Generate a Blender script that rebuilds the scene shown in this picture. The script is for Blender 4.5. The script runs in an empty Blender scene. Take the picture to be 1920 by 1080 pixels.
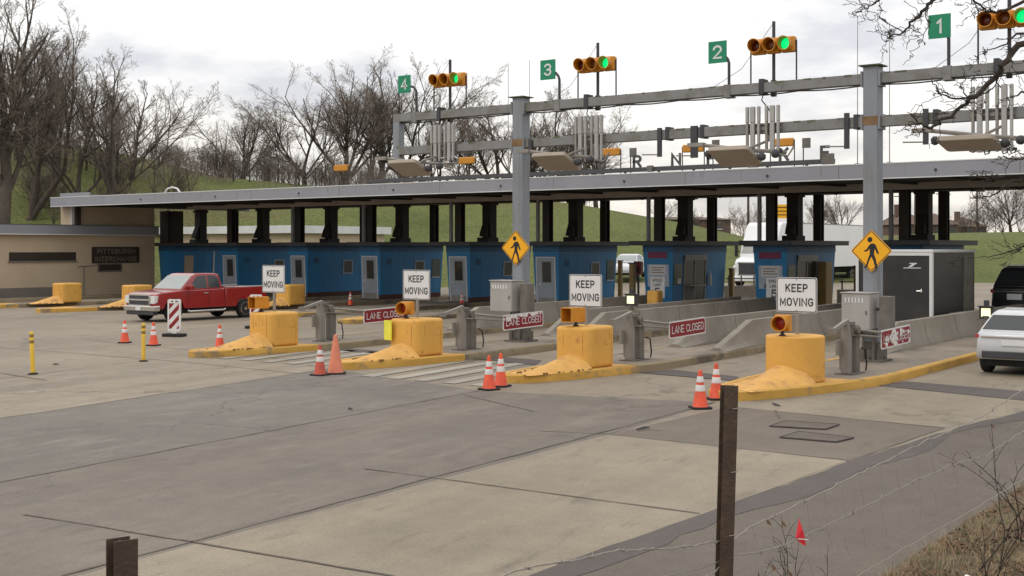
import bpy, bmesh, math, random
from mathutils import Vector, Matrix, noise
R = math.radians
S = bpy.context.scene
COL = S.collection
random.seed(7)

# ------------------------------------------------------------------ camera
F = 2335.0                  # focal length in pixels of a 1920 wide frame
CH = 2.95                   # eye height above the plaza concrete
HY = 465.0                  # pixel row of the horizon
SA, CA = 0.5970, 0.8022     # camera is turned left of the lane direction
cam = bpy.data.cameras.new('camera'); cam_o = bpy.data.objects.new('camera', cam); COL.objects.link(cam_o)
cam.sensor_width = 36.0; cam.lens = F / 1920 * 36.0; cam.clip_start = 0.1; cam.clip_end = 6000
cam.shift_y = -(540 - HY) / 1920
cam_o.location = (0, 0, CH); cam_o.rotation_euler = (R(90), 0, math.asin(SA))
S.camera = cam_o

# ------------------------------------------------------------------ sky and sun
SUN_EL, SUN_AZ = R(42), R(205)      # azimuth measured from +Y towards +X
w = bpy.data.worlds.new('World'); S.world = w; w.use_nodes = True
nt = w.node_tree; nt.nodes.clear()
def N(t, **k):
    n = nt.nodes.new(t)
    for a, b in k.items(): setattr(n, a, b)
    return n
def L(a, b): nt.links.new(a, b)
out = N('ShaderNodeOutputWorld'); mixs = N('ShaderNodeMixShader')
sky = N('ShaderNodeTexSky', sky_type='NISHITA'); sky.sun_disc = False
sky.sun_elevation = SUN_EL; sky.sun_rotation = SUN_AZ
b1 = N('ShaderNodeBackground'); b1.inputs['Strength'].default_value = 0.10; L(sky.outputs[0], b1.inputs[0])
tc = N('ShaderNodeTexCoord'); sep = N('ShaderNodeSeparateXYZ'); L(tc.outputs['Generated'], sep.inputs[0])
ad = N('ShaderNodeMath', operation='ADD'); L(sep.outputs['Z'], ad.inputs[0]); ad.inputs[1].default_value = 0.22
mx = N('ShaderNodeMath', operation='MAXIMUM'); L(ad.outputs[0], mx.inputs[0]); mx.inputs[1].default_value = 0.05
dv = N('ShaderNodeVectorMath', operation='DIVIDE'); L(tc.outputs['Generated'], dv.inputs[0])
cb = N('ShaderNodeCombineXYZ')
for i in range(3): L(mx.outputs[0], cb.inputs[i])
L(cb.outputs[0], dv.inputs[1])
nz = N('ShaderNodeTexNoise'); nz.inputs['Scale'].default_value = 1.7; nz.inputs['Detail'].default_value = 7; nz.inputs['Roughness'].default_value = 0.55
mp = N('ShaderNodeMapping'); mp.inputs['Location'].default_value = (3.1, 1.3, 0.4); mp.inputs['Scale'].default_value = (1, 1.0, 0.6)
L(dv.outputs[0], mp.inputs[0]); L(mp.outputs[0], nz.inputs['Vector'])
cr = N('ShaderNodeValToRGB'); L(nz.outputs['Fac'], cr.inputs[0])
e = cr.color_ramp.elements
e[0].position = 0.36; e[0].color = (0.77, 0.78, 0.825, 1)
e[1].position = 0.50; e[1].color = (1.12, 1.10, 1.08, 1)
# the thin band of cloud by the horizon is a little warmer
rz = N('ShaderNodeValToRGB'); L(sep.outputs['Z'], rz.inputs[0])
z = rz.color_ramp.elements; z[0].position = 0.0; z[0].color = (1.0, 0.93, 0.83, 1); z[1].position = 0.13; z[1].color = (1, 1, 1, 1)
mu = N('ShaderNodeMix', data_type='RGBA', blend_type='MULTIPLY'); mu.inputs[0].default_value = 1
L(cr.outputs[0], mu.inputs[6]); L(rz.outputs[0], mu.inputs[7])
zg_ = N('ShaderNodeMath', operation='MULTIPLY_ADD'); zx = N('ShaderNodeMath', operation='MAXIMUM'); L(sep.outputs['Z'], zx.inputs[0]); zx.inputs[1].default_value = 0.0
L(zx.outputs[0], zg_.inputs[0]); zg_.inputs[1].default_value = 0.55; zg_.inputs[2].default_value = 0.95
vz = N('ShaderNodeVectorMath', operation='SCALE'); L(mu.outputs[2], vz.inputs[0]); L(zg_.outputs[0], vz.inputs['Scale'])
b2 = N('ShaderNodeBackground'); b2.inputs['Strength'].default_value = 1.0; L(vz.outputs[0], b2.inputs[0])
mixs.inputs[0].default_value = 0.93
L(b1.outputs[0], mixs.inputs[1]); L(b2.outputs[0], mixs.inputs[2]); L(mixs.outputs[0], out.inputs[0])
sl = bpy.data.lights.new('sun', 'SUN'); sl.energy = 0.6; sl.angle = R(18); sl.color = (1, 0.95, 0.86)
so = bpy.data.objects.new('sun', sl); COL.objects.link(so)
sd = Vector((math.sin(SUN_AZ) * math.cos(SUN_EL), math.cos(SUN_AZ) * math.cos(SUN_EL), math.sin(SUN_EL)))
so.rotation_euler = sd.to_track_quat('Z', 'Y').to_euler(); so.location = (0, 0, 60)
S.view_settings.view_transform = 'Standard'; S.view_settings.look = 'None'
S.view_settings.exposure = 0.0; S.view_settings.gamma = 1.0; S.view_settings.use_curve_mapping = False

# ------------------------------------------------------------------ plan helpers
def ld(l, d): return (CA * l - SA * d, SA * l + CA * d)          # sideways / depth -> plan X, Y
def at(px, py, zz=0.0):                                          # point of the plane Z = zz seen at a pixel
    d = F * (CH - zz) / (py - HY); return Vector((*ld((px - 960) / F * d, d), zz))
def atd(px, py, d): return Vector((*ld((px - 960) / F * d, d), CH - (py - HY) * d / F))
def xat(px, Y):                                                  # X of the point at column px on the plane Y
    r = (px - 960) / F; return Y * (CA * r - SA) / (CA + SA * r)
def yat(px, X):
    r = (px - 960) / F; return -X * (CA + SA * r) / (SA - CA * r)
def dep(X, Y): return -SA * X + CA * Y
def zat(py, X, Y): return CH - (py - HY) * dep(X, Y) / F

# ------------------------------------------------------------------ materials
def _m(name):
    m = bpy.data.materials.new(name); m.use_nodes = True; t = m.node_tree
    return m, t, t.nodes['Principled BSDF']
def mat(name, col, rough=0.6, var=0.12, scale=2.0, bump=0.0, bscale=40, metal=0.0, dirt=None, dscale=1.5, dth=0.58, dsoft=0.1,
        stretch=(1, 1, 1), emit=None, es=0, spec=0.4, alpha=1, coat=0, grain=0.0, drip=False):
    m, t, p = _m(name)
    n = t.nodes; l = t.links
    c = n.new('ShaderNodeTexCoord'); oi = n.new('ShaderNodeObjectInfo')
    ofs = n.new('ShaderNodeVectorMath'); ofs.operation = 'MULTIPLY_ADD'
    cmb = n.new('ShaderNodeCombineXYZ')
    for i in range(3): l.new(oi.outputs['Random'], cmb.inputs[i])
    l.new(cmb.outputs[0], ofs.inputs[0]); ofs.inputs[1].default_value = (37, 53, 19); l.new(c.outputs['Object'], ofs.inputs[2])
    mpn = n.new('ShaderNodeMapping'); mpn.inputs['Scale'].default_value = stretch; l.new(ofs.outputs[0], mpn.inputs[0])
    nz = n.new('ShaderNodeTexNoise'); nz.inputs['Scale'].default_value = scale; nz.inputs['Detail'].default_value = 8; nz.inputs['Roughness'].default_value = 0.6
    l.new(mpn.outputs[0], nz.inputs['Vector'])
    mr = n.new('ShaderNodeMapRange'); mr.inputs[1].default_value = 0.3; mr.inputs[2].default_value = 0.7
    mr.inputs[3].default_value = 1 - var; mr.inputs[4].default_value = 1 + var; l.new(nz.outputs['Fac'], mr.inputs[0])
    vm = n.new('ShaderNodeVectorMath'); vm.operation = 'SCALE'; vm.inputs[0].default_value = col; l.new(mr.outputs[0], vm.inputs['Scale'])
    last = vm.outputs[0]
    if grain:
        g = n.new('ShaderNodeTexNoise'); g.inputs['Scale'].default_value = 45; g.inputs['Detail'].default_value = 3; l.new(ofs.outputs[0], g.inputs['Vector'])
        gr = n.new('ShaderNodeMapRange'); gr.inputs[1].default_value = 0.3; gr.inputs[2].default_value = 0.7; gr.inputs[3].default_value = 1 - grain; gr.inputs[4].default_value = 1 + grain
        l.new(g.outputs['Fac'], gr.inputs[0])
        v2 = n.new('ShaderNodeVectorMath'); v2.operation = 'SCALE'; l.new(last, v2.inputs[0]); l.new(gr.outputs[0], v2.inputs['Scale']); last = v2.outputs[0]
    if dirt:
        dn = n.new('ShaderNodeTexNoise'); dn.inputs['Scale'].default_value = dscale; dn.inputs['Detail'].default_value = 9; dn.inputs['Roughness'].default_value = 0.68
        if drip:
            dm = n.new('ShaderNodeMapping'); dm.inputs['Scale'].default_value = (3, 3, 0.35); l.new(ofs.outputs[0], dm.inputs[0]); l.new(dm.outputs[0], dn.inputs['Vector'])
        else: l.new(mpn.outputs[0], dn.inputs['Vector'])
        dr = n.new('ShaderNodeMapRange'); dr.inputs[1].default_value = dth - dsoft / 2; dr.inputs[2].default_value = dth + dsoft / 2
        l.new(dn.outputs['Fac'], dr.inputs[0])
        mixn = n.new('ShaderNodeMix'); mixn.data_type = 'RGBA'; l.new(dr.outputs[0], mixn.inputs[0]); l.new(last, mixn.inputs[6]); mixn.inputs[7].default_value = (*dirt, 1)
        last = mixn.outputs[2]
    l.new(last, p.inputs['Base Color'])
    p.inputs['Roughness'].default_value = rough; p.inputs['Metallic'].default_value = metal; p.inputs['Specular IOR Level'].default_value = spec
    if coat: p.inputs['Coat Weight'].default_value = coat; p.inputs['Coat Roughness'].default_value = 0.08
    if bump:
        bn = n.new('ShaderNodeTexNoise'); bn.inputs['Scale'].default_value = bscale; bn.inputs['Detail'].default_value = 6; l.new(ofs.outputs[0], bn.inputs['Vector'])
        bp = n.new('ShaderNodeBump'); bp.inputs['Strength'].default_value = bump; bp.inputs['Distance'].default_value = 0.02
        l.new(bn.outputs['Fac'], bp.inputs['Height']); l.new(bp.outputs[0], p.inputs['Normal'])
    if emit: p.inputs['Emission Color'].default_value = (*emit, 1); p.inputs['Emission Strength'].default_value = es
    return m

def road_mat(name, col, light, streak=0.16, patch=0.5):
    """concrete paving: broad mottling, streaks along the traffic, scuffs, fine grain and hairline cracks"""
    m, t, p = _m(name); n = t.nodes; l = t.links
    c = n.new('ShaderNodeTexCoord')
    rot = n.new('ShaderNodeMapping'); rot.inputs['Rotation'].default_value = (0, 0, R(-8)); l.new(c.outputs['Object'], rot.inputs[0])
    def noise_(scale, vec, det=6, ro=0.6):
        k = n.new('ShaderNodeTexNoise'); k.inputs['Scale'].default_value = scale; k.inputs['Detail'].default_value = det; k.inputs['Roughness'].default_value = ro
        l.new(vec, k.inputs['Vector']); return k.outputs['Fac']
    def rng(f, a, b, lo, hi):
        k = n.new('ShaderNodeMapRange'); k.inputs[1].default_value = a; k.inputs[2].default_value = b; k.inputs[3].default_value = lo; k.inputs[4].default_value = hi
        l.new(f, k.inputs[0]); return k.outputs[0]
    def mul(a, b):
        k = n.new('ShaderNodeMath'); k.operation = 'MULTIPLY'; l.new(a, k.inputs[0]); l.new(b, k.inputs[1]); return k.outputs[0]
    st = n.new('ShaderNodeMapping'); st.inputs['Scale'].default_value = (1.6, 0.07, 1); l.new(rot.outputs[0], st.inputs[0])
    s2 = n.new('ShaderNodeMapping'); s2.inputs['Scale'].default_value = (2.4, 0.55, 1); l.new(rot.outputs[0], s2.inputs[0])
    a = rng(noise_(0.22, c.outputs['Object']), .3, .7, .82, 1.18)
    b = rng(noise_(1.0, st.outputs[0], 5), .3, .7, 1 - streak, 1 + streak)
    g = rng(noise_(30, c.outputs['Object'], 5, .7), .25, .75, .76, 1.24)
    h = rng(noise_(2.2, c.outputs['Object'], 7, .7), .3, .7, .90, 1.10)
    v = mul(mul(a, b), mul(g, h))
    vm = n.new('ShaderNodeVectorMath'); vm.operation = 'SCALE'; vm.inputs[0].default_value = col; l.new(v, vm.inputs['Scale'])
    sc = rng(noise_(0.9, s2.outputs[0], 9, .72), .53, .74, 0, patch)
    mxn = n.new('ShaderNodeMix'); mxn.data_type = 'RGBA'; l.new(sc, mxn.inputs[0]); l.new(vm.outputs[0], mxn.inputs[6]); mxn.inputs[7].default_value = (*light, 1)
    # hairline cracks
    vo = n.new('ShaderNodeTexVoronoi'); vo.feature = 'DISTANCE_TO_EDGE'; vo.inputs['Scale'].default_value = 0.16
    ds = n.new('ShaderNodeVectorMath'); ds.operation = 'MULTIPLY_ADD'
    wn = n.new('ShaderNodeTexNoise'); wn.inputs['Scale'].default_value = 1.1; wn.inputs['Detail'].default_value = 8; l.new(c.outputs['Object'], wn.inputs['Vector'])
    l.new(wn.outputs['Color'], ds.inputs[0]); ds.inputs[1].default_value = (2.5, 2.5, 0); l.new(c.outputs['Object'], ds.inputs[2]); l.new(ds.outputs[0], vo.inputs['Vector'])
    ck = rng(vo.outputs['Distance'], 0.0, 0.010, .5, 0)
    ckm = mul(ck, rng(noise_(.12, c.outputs['Object'], 3), .46, .56, 0, 1))
    m2 = n.new('ShaderNodeMix'); m2.data_type = 'RGBA'; l.new(ckm, m2.inputs[0]); l.new(mxn.outputs[2], m2.inputs[6]); m2.inputs[7].default_value = (.05, .045, .04, 1)
    # oil drips and dark spots
    ov = rng(noise_(1.3, s2.outputs[0], 7, .65), .57, .72, 0, .5)
    m3 = n.new('ShaderNodeMix'); m3.data_type = 'RGBA'; l.new(ov, m3.inputs[0]); l.new(m2.outputs[2], m3.inputs[6]); m3.inputs[7].default_value = (.08, .07, .06, 1)
    l.new(m3.outputs[2], p.inputs['Base Color']); p.inputs['Specular IOR Level'].default_value = .3
    rr = rng(noise_(1.0, st.outputs[0], 5), .3, .7, .62, .85); l.new(rr, p.inputs['Roughness'])
    bp = n.new('ShaderNodeBump'); bp.inputs['Strength'].default_value = .25; bp.inputs['Distance'].default_value = .01
    l.new(noise_(60, c.outputs['Object'], 5), bp.inputs['Height']); l.new(bp.outputs[0], p.inputs['Normal'])
    return m

def grass_mat(name, a, b, s=0.12):
    m, t, p = _m(name); n = t.nodes; l = t.links
    c = n.new('ShaderNodeTexCoord')
    k = n.new('ShaderNodeTexNoise'); k.inputs['Scale'].default_value = s; k.inputs['Detail'].default_value = 9; k.inputs['Roughness'].default_value = .65; l.new(c.outputs['Object'], k.inputs['Vector'])
    r = n.new('ShaderNodeValToRGB'); l.new(k.outputs['Fac'], r.inputs[0]); e = r.color_ramp.elements
    e[0].position = .32; e[0].color = (*a, 1); e[1].position = .55; e[1].color = (*b, 1); q = e.new(.72); q.color = (b[0]*1.05, b[1]*.82, b[2]*1.15, 1)
    k2 = n.new('ShaderNodeTexNoise'); k2.inputs['Scale'].default_value = 4; k2.inputs['Detail'].default_value = 8; l.new(c.outputs['Object'], k2.inputs['Vector'])
    mr = n.new('ShaderNodeMapRange'); mr.inputs[1].default_value = .3; mr.inputs[2].default_value = .7; mr.inputs[3].default_value = .62; mr.inputs[4].default_value = 1.38; l.new(k2.outputs['Fac'], mr.inputs[0])
    v = n.new('ShaderNodeVectorMath'); v.operation = 'SCALE'; l.new(r.outputs[0], v.inputs[0]); l.new(mr.outputs[0], v.inputs['Scale'])
    l.new(v.outputs[0], p.inputs['Base Color']); p.inputs['Roughness'].default_value = .95; p.inputs['Specular IOR Level'].default_value = .1
    bp = n.new('ShaderNodeBump'); bp.inputs['Strength'].default_value = .7; bp.inputs['Distance'].default_value = .15
    l.new(k2.outputs['Fac'], bp.inputs['Height']); l.new(bp.outputs[0], p.inputs['Normal'])
    return m

M = {}
M['road'] = road_mat('worn_concrete', (0.229, 0.192, 0.145), (0.310, 0.266, 0.208))
M['road_light'] = road_mat('pale_concrete', (0.242, 0.205, 0.151), (0.294, 0.254, 0.195), .12, .4)
M['road_streak'] = road_mat('streaked_concrete', (0.245, 0.208, 0.156), (0.330, 0.288, 0.228), .22, .5)
M['road_dark'] = road_mat('dark_concrete', (0.152, 0.134, 0.115), (0.276, 0.246, 0.205), .17, .7)
M['road_dark2'] = road_mat('brown_grey_concrete', (0.155, 0.132, 0.107), (0.254, 0.223, 0.181), .17, .6)
M['patch'] = road_mat('patched_concrete', (0.146, 0.120, 0.095), (0.194, 0.167, 0.135), .08, .2)
M['asphalt'] = road_mat('grey_asphalt', (0.116, 0.096, 0.077), (0.145, 0.123, 0.099), .08, .4)
M['asphalt_dark'] = road_mat('damp_asphalt', (0.090, 0.075, 0.068), (0.122, 0.105, 0.088), .1, .3)
M['joint'] = mat('joint_sealant', (.125, .105, .085), .9, .35, 3)
M['grass'] = grass_mat('spring_grass', (.078, .094, .030), (.125, .138, .048), .05)
M['bank'] = grass_mat('dry_bank', (.080, .063, .042), (.135, .11, .072), .9)
M['concrete'] = mat('cast_concrete', (.27, .24, .20), .85, .14, 1.2, .25, 50, dirt=(.19, .165, .13), dscale=.8, dth=.58, dsoft=.4, grain=.06)
M['deck'] = mat('island_concrete', (.245, .205, .16), .88, .16, .8, .25, 50, dirt=(.14, .115, .09), dscale=.7, dth=.58, dsoft=.2, grain=.08)
M['yellow'] = mat('yellow_masonry_paint', (.64, .345, .070), .62, .10, 1.6, .25, 35, dirt=(.36, .185, .05), dscale=3.2, dth=.64, dsoft=.14, grain=.06)
M['yellow_worn'] = mat('worn_yellow_paint', (.62, .345, .095), .7, .14, 2.2, .5, 18, dirt=(.36, .20, .085), dscale=3.4, dth=.60, dsoft=.12, grain=.07)
M['yellow_curb'] = mat('scuffed_yellow_paint', (.52, .30, .06), .7, .16, 1.4, .3, 30, dirt=(.27, .19, .10), dscale=1.3, dth=.585, dsoft=.07, stretch=(1, .6, 1), grain=.07)
M['chip'] = mat('chipped_dark_concrete', (.20, .115, .055), .95, .4, 9, .5, 60)
M['curb'] = mat('bare_kerb_concrete', (.27, .215, .135), .88, .18, 1.2, .25, 40, dirt=(.13, .11, .085), dscale=1.1, dth=.57, dsoft=.12, stretch=(1, .5, 1), grain=.07)
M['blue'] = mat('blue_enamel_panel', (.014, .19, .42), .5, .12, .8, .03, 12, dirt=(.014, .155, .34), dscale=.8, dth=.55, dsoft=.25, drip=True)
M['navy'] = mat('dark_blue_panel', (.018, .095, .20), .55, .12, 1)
M['booth_roof'] = mat('dark_roof_edge', (.055, .06, .068), .6, .18, 1.4)
M['base_red'] = mat('rusty_base_paint', (.085, .035, .028), .8, .25, 3)
M['door'] = mat('grey_painted_door', (.30, .34, .39), .5, .07, 2)
M['glass'] = mat('dark_window_glass', (.025, .03, .033), .12, .15, .6, spec=.6)
M['glass_green'] = mat('greenish_window_glass', (.055, .085, .075), .15, .15, .8, spec=.6)
M['fascia'] = mat('weathered_fascia_metal', (.255, .258, .285), .5, .06, .4, .03, 8, dirt=(.22, .222, .24), dscale=.35, dth=.6, dsoft=.4)
M['white_edge'] = mat('pale_metal_trim', (.62, .62, .62), .5, .08, 1)
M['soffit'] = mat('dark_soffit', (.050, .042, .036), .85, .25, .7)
M['beam'] = mat('brown_grey_steel', (.34, .30, .26), .7, .15, .8)
M['letter'] = mat('dark_grey_letters', (.075, .073, .075), .7, .1, 2)
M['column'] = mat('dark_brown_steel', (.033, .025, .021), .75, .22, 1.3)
M['roof'] = mat('roof_felt', (.10, .10, .105), .9, .2, .6)
M['gantry'] = mat('blue_grey_gantry_paint', (.215, .232, .26), .55, .09, 1.1, .05, 20, dirt=(.17, .165, .15), dscale=1.4, dth=.6, dsoft=.2, drip=True)
M['gantry_beam'] = mat('weathered_grey_beam', (.205, .20, .20), .6, .1, 1.2, .05, 20, dirt=(.13, .125, .095), dscale=1.6, dth=.58, dsoft=.2)
M['moss'] = mat('green_black_staining', (.105, .11, .07), .9, .4, 3)
M['stain'] = mat('grey_water_stain', (.205, .205, .22), .6, .12, 4)
M['streak'] = mat('faint_rust_streak', (.46, .235, .055), .8, .4, 9)
M['rust'] = mat('rusty_brown_band', (.20, .12, .065), .9, .3, 3)
M['steel'] = mat('galvanised_steel', (.255, .235, .21), .5, .12, 3, metal=.2)
M['steel_dark'] = mat('dull_grey_steel', (.145, .13, .112), .6, .15, 3, dirt=(.10, .085, .07), dscale=2, dth=.6, dsoft=.2)
M['dark'] = mat('dark_grey_paint', (.045, .045, .05), .6, .2, 2)
M['black'] = mat('black_rubber', (.018, .017, .017), .8, .25, 4)
M['cabinet'] = mat('pale_grey_cabinet', (.345, .33, .31), .5, .07, 1.4, dirt=(.33, .30, .27), dscale=1, dth=.6, dsoft=.25, drip=True)
M['beige'] = mat('beige_housing', (.33, .28, .23), .55, .08, 1.5, dirt=(.30, .25, .2), dscale=1.2, dth=.6, dsoft=.2)
M['antenna'] = mat('pale_antenna_cover', (.35, .34, .325), .5, .08, 2)
M['white'] = mat('white_sign_face', (.64, .64, .64), .45, .04, 1.2)
M['ink'] = mat('black_sign_ink', (.012, .012, .014), .5, .1, 3)
M['signal_yellow'] = mat('amber_signal_housing', (.56, .235, .018), .45, .1, 3, dirt=(.36, .14, .015), dscale=3, dth=.6, dsoft=.2)
M['diamond'] = mat('amber_warning_sheet', (.83, .40, .008), .4, .05, 2)
M['red_sign'] = mat('red_sign_sheet', (.23, .012, .018), .45, .08, 2)
M['green_sign'] = mat('green_sign_sheet', (.003, .215, .105), .4, .06, 2)
M['green_lens'] = mat('lit_green_lens', (.0, .5, .12), .3, .02, 3, emit=(.0, .92, .22), es=1.0)
M['dark_lens'] = mat('unlit_red_lens', (.10, .015, .008), .2, .2, 3)
M['amber_lens'] = mat('unlit_amber_lens', (.16, .05, .008), .2, .2, 3)
M['red_lens'] = mat('red_reflector', (.38, .035, .018), .25, .15, 3)
M['lamp'] = mat('lit_lamp_face', (.9, .9, .6), .4, .02, 3, emit=(1, .96, .52), es=1.0)
M['cone'] = mat('orange_cone_plastic', (.70, .085, .035), .5, .1, 4, dirt=(.45, .06, .03), dscale=5, dth=.6, dsoft=.2)
M['cone_faded'] = mat('faded_orange_plastic', (.62, .20, .115), .6, .1, 4)
M['cone_dirty'] = mat('dirty_orange_plastic', (.48, .075, .045), .6, .14, 4, dirt=(.2, .06, .04), dscale=4, dth=.58, dsoft=.2)
M['collar'] = mat('white_reflective_collar', (.68, .66, .64), .4, .08, 5)
M['post_yellow'] = mat('yellow_plastic_post', (.68, .43, .04), .5, .08, 4)
M['band'] = mat('dull_reflector_band', (.23, .15, .03), .5, .15, 6)
M['lime'] = mat('lime_yellow_sheet', (.72, .70, .06), .5, .06, 3)
M['wall'] = mat('tan_render', (.50, .40, .285), .88, .09, .5, .1, 30, dirt=(.43, .34, .235), dscale=.4, dth=.58, dsoft=.4)
M['wall_dark'] = mat('dark_grey_wall_parts', (.16, .14, .12), .85, .12, .8)
M['sign_dark'] = mat('dark_bronze_panel', (.035, .024, .018), .6, .2, 3)
M['sign_text'] = mat('tarnished_letters', (.19, .155, .12), .6, .1, 3)
M['red_paint'] = mat('red_car_paint', (.27, .013, .010), .25, .05, 1, spec=.5, coat=.8)
M['white_paint'] = mat('white_car_paint', (.55, .56, .58), .25, .03, 1, coat=.6)
M['black_paint'] = mat('black_car_paint', (.022, .022, .025), .22, .1, 1, coat=.8)
M['chrome'] = mat('bright_chrome', (.68, .67, .64), .18, .05, 4, metal=.9)
M['tyre'] = mat('tyre_rubber', (.02, .019, .019), .85, .2, 6)
M['headlamp'] = mat('clear_lamp_cover', (.62, .62, .6), .15, .05, 4, spec=.7)
M['tail'] = mat('red_tail_lamp', (.30, .012, .012), .2, .1, 4)
M['windscreen'] = mat('sky_reflection_windscreen', (.26, .29, .28), .08, .1, 1, spec=.8)  # light base colour imitates a bright reflection in the glass
M['trailer_black'] = mat('black_trailer_skin', (.022, .021, .022), .42, .12, 1, dirt=(.04, .036, .034), dscale=.9, dth=.5, dsoft=.3)
M['trailer_side'] = mat('glossy_black_trailer_side', (.022, .018, .020), .42, .2, .5, spec=.3)
M['white_metal'] = mat('white_truck_panel', (.76, .76, .77), .4, .03, .7)
M['bark'] = mat('grey_brown_bark', (.075, .060, .048), .95, .3, 2.5)
M['twig'] = mat('brown_twigs', (.20, .165, .138), .95, .25, 1.5)
M['twig_dark'] = mat('dark_twigs', (.045, .034, .028), .95, .25, 6)
M['rusty_post'] = mat('brown_painted_steel_post', (.060, .040, .026), .75, .22, 6, .3, 60, dirt=(.10, .06, .035), dscale=9, dth=.58, dsoft=.15)
M['wire'] = mat('galvanised_wire', (.27, .245, .215), .55, .15, 20, metal=.3)
M['flag'] = mat('red_marker_flag', (.70, .035, .05), .6, .08, 8)
M['brick'] = mat('brown_building_wall', (.125, .082, .066), .9, .15, .3)
M['brown_roof'] = mat('brown_shingle_roof', (.135, .095, .075), .95, .18, .4)
M['straw'] = mat('dry_straw', (.30, .22, .13), .95, .3, 3)
M['leaf_dead'] = mat('dead_leaves', (.125, .072, .042), .95, .35, 3)
M['blade'] = mat('green_blades', (.10, .13, .035), .9, .3, 3)
M['litter'] = mat('pale_green_plastic', (.45, .55, .47), .4, .15, 8)
M['litter_white'] = mat('white_plastic_scrap', (.7, .69, .66), .4, .1, 8)
M['poster'] = mat('pale_poster_paper', (.42, .48, .56), .6, .1, 3)
M['poster_art'] = mat('printed_poster_figure', (.09, .10, .13), .6, .25, 6)
M['banner'] = mat('magenta_red_banner', (.19, .035, .09), .6, .25, 8)
M['tan'] = mat('tan_machine_housing', (.34, .22, .075), .55, .1, 3)

# ------------------------------------------------------------------ mesh builder
class MB:
    def __init__(s): s.v = []; s.f = []; s.cut = None      # faces from index cut on use the second material
    def add(s, vs, fs, mx=None):
        o = len(s.v)
        s.v += [tuple(mx @ Vector(p)) if mx else tuple(p) for p in vs]
        s.f += [tuple(i + o for i in f) for f in fs]; return s
    def box(s, x0, x1, y0, y1, z0, z1, mx=None):
        return s.add([(x0,y0,z0),(x1,y0,z0),(x1,y1,z0),(x0,y1,z0),(x0,y0,z1),(x1,y0,z1),(x1,y1,z1),(x0,y1,z1)],
                     [(3,2,1,0),(4,5,6,7),(0,1,5,4),(1,2,6,5),(2,3,7,6),(3,0,4,7)], mx)
    def cbox(s, c, d, mx=None):
        return s.box(c[0]-d[0]/2, c[0]+d[0]/2, c[1]-d[1]/2, c[1]+d[1]/2, c[2]-d[2]/2, c[2]+d[2]/2, mx)
    def prism(s, poly, z0, z1, mx=None):                 # poly in x, y
        n = len(poly)
        return s.add([(x,y,z0) for x,y in poly] + [(x,y,z1) for x,y in poly],
                     [tuple(range(n-1,-1,-1)), tuple(range(n,2*n))] + [(i,(i+1)%n,n+(i+1)%n,n+i) for i in range(n)], mx)
    def slab(s, poly, x0, x1, mx=None):                  # poly in y, z, swept along x
        n = len(poly)
        return s.add([(x0,y,z) for y,z in poly] + [(x1,y,z) for y,z in poly],
                     [tuple(range(n-1,-1,-1)), tuple(range(n,2*n))] + [(i,(i+1)%n,n+(i+1)%n,n+i) for i in range(n)], mx)
    def tube(s, pts, rad, n=8, cap=True):
        pts = [Vector(p) for p in pts]; o = len(s.v); k = len(pts)
        if not hasattr(rad, '__len__'): rad = [rad]*k
        up = None
        for i, p in enumerate(pts):
            t = (pts[min(i+1,k-1)] - pts[max(i-1,0)]).normalized()
            if up is None: up = t.orthogonal().normalized()
            else: up = (up - t*up.dot(t)); up = up.normalized() if up.length > 1e-6 else t.orthogonal().normalized()
            b = t.cross(up)
            for j in range(n):
                a = 2*math.pi*j/n; q = p + (up*math.cos(a) + b*math.sin(a))*rad[i]; s.v.append(tuple(q))
        for i in range(k-1):
            for j in range(n): s.f.append((o+i*n+j, o+i*n+(j+1)%n, o+(i+1)*n+(j+1)%n, o+(i+1)*n+j))
        if cap:
            s.f.append(tuple(o+j for j in range(n-1,-1,-1))); s.f.append(tuple(o+(k-1)*n+j for j in range(n)))
        return s
    def lathe(s, prof, n=20, c=(0,0,0), mx=None):        # prof: (radius, z)
        vs = []; fs = []
        for r_, z_ in prof:
            for j in range(n): a = 2*math.pi*j/n; vs.append((c[0]+r_*math.cos(a), c[1]+r_*math.sin(a), c[2]+z_))
        k = len(prof)
        for i in range(k-1):
            for j in range(n): fs.append((i*n+j, i*n+(j+1)%n, (i+1)*n+(j+1)%n, (i+1)*n+j))
        fs.append(tuple(range(n-1,-1,-1))); fs.append(tuple((k-1)*n+j for j in range(n)))
        return s.add(vs, fs, mx)
    def map(s, fn): s.v = [tuple(fn(*p)) for p in s.v]; return s
    def build(s, name, m, parent=None, smooth=None, bevel=0, seg=2, loc=None):
        me = bpy.data.meshes.new(name); me.from_pydata(s.v, [], s.f); me.update()
        o = bpy.data.objects.new(name, me); COL.objects.link(o)
        for q in (m if isinstance(m, tuple) else (m,)): me.materials.append(M[q])
        if s.cut is not None:
            for p in me.polygons: p.material_index = int(p.index >= s.cut)
        bm = bmesh.new(); bm.from_mesh(me); bmesh.ops.recalc_face_normals(bm, faces=bm.faces); bm.to_mesh(me); bm.free()
        if smooth is not None:
            for p in me.polygons: p.use_smooth = True
            me.set_sharp_from_angle(angle=R(smooth))
        if bevel:
            b = o.modifiers.new('bevel', 'BEVEL'); b.width = bevel; b.segments = seg; b.limit_method = 'ANGLE'; b.angle_limit = R(40)
            b.harden_normals = False
        if parent: o.parent = parent
        if loc: o.location = loc
        return o

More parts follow.
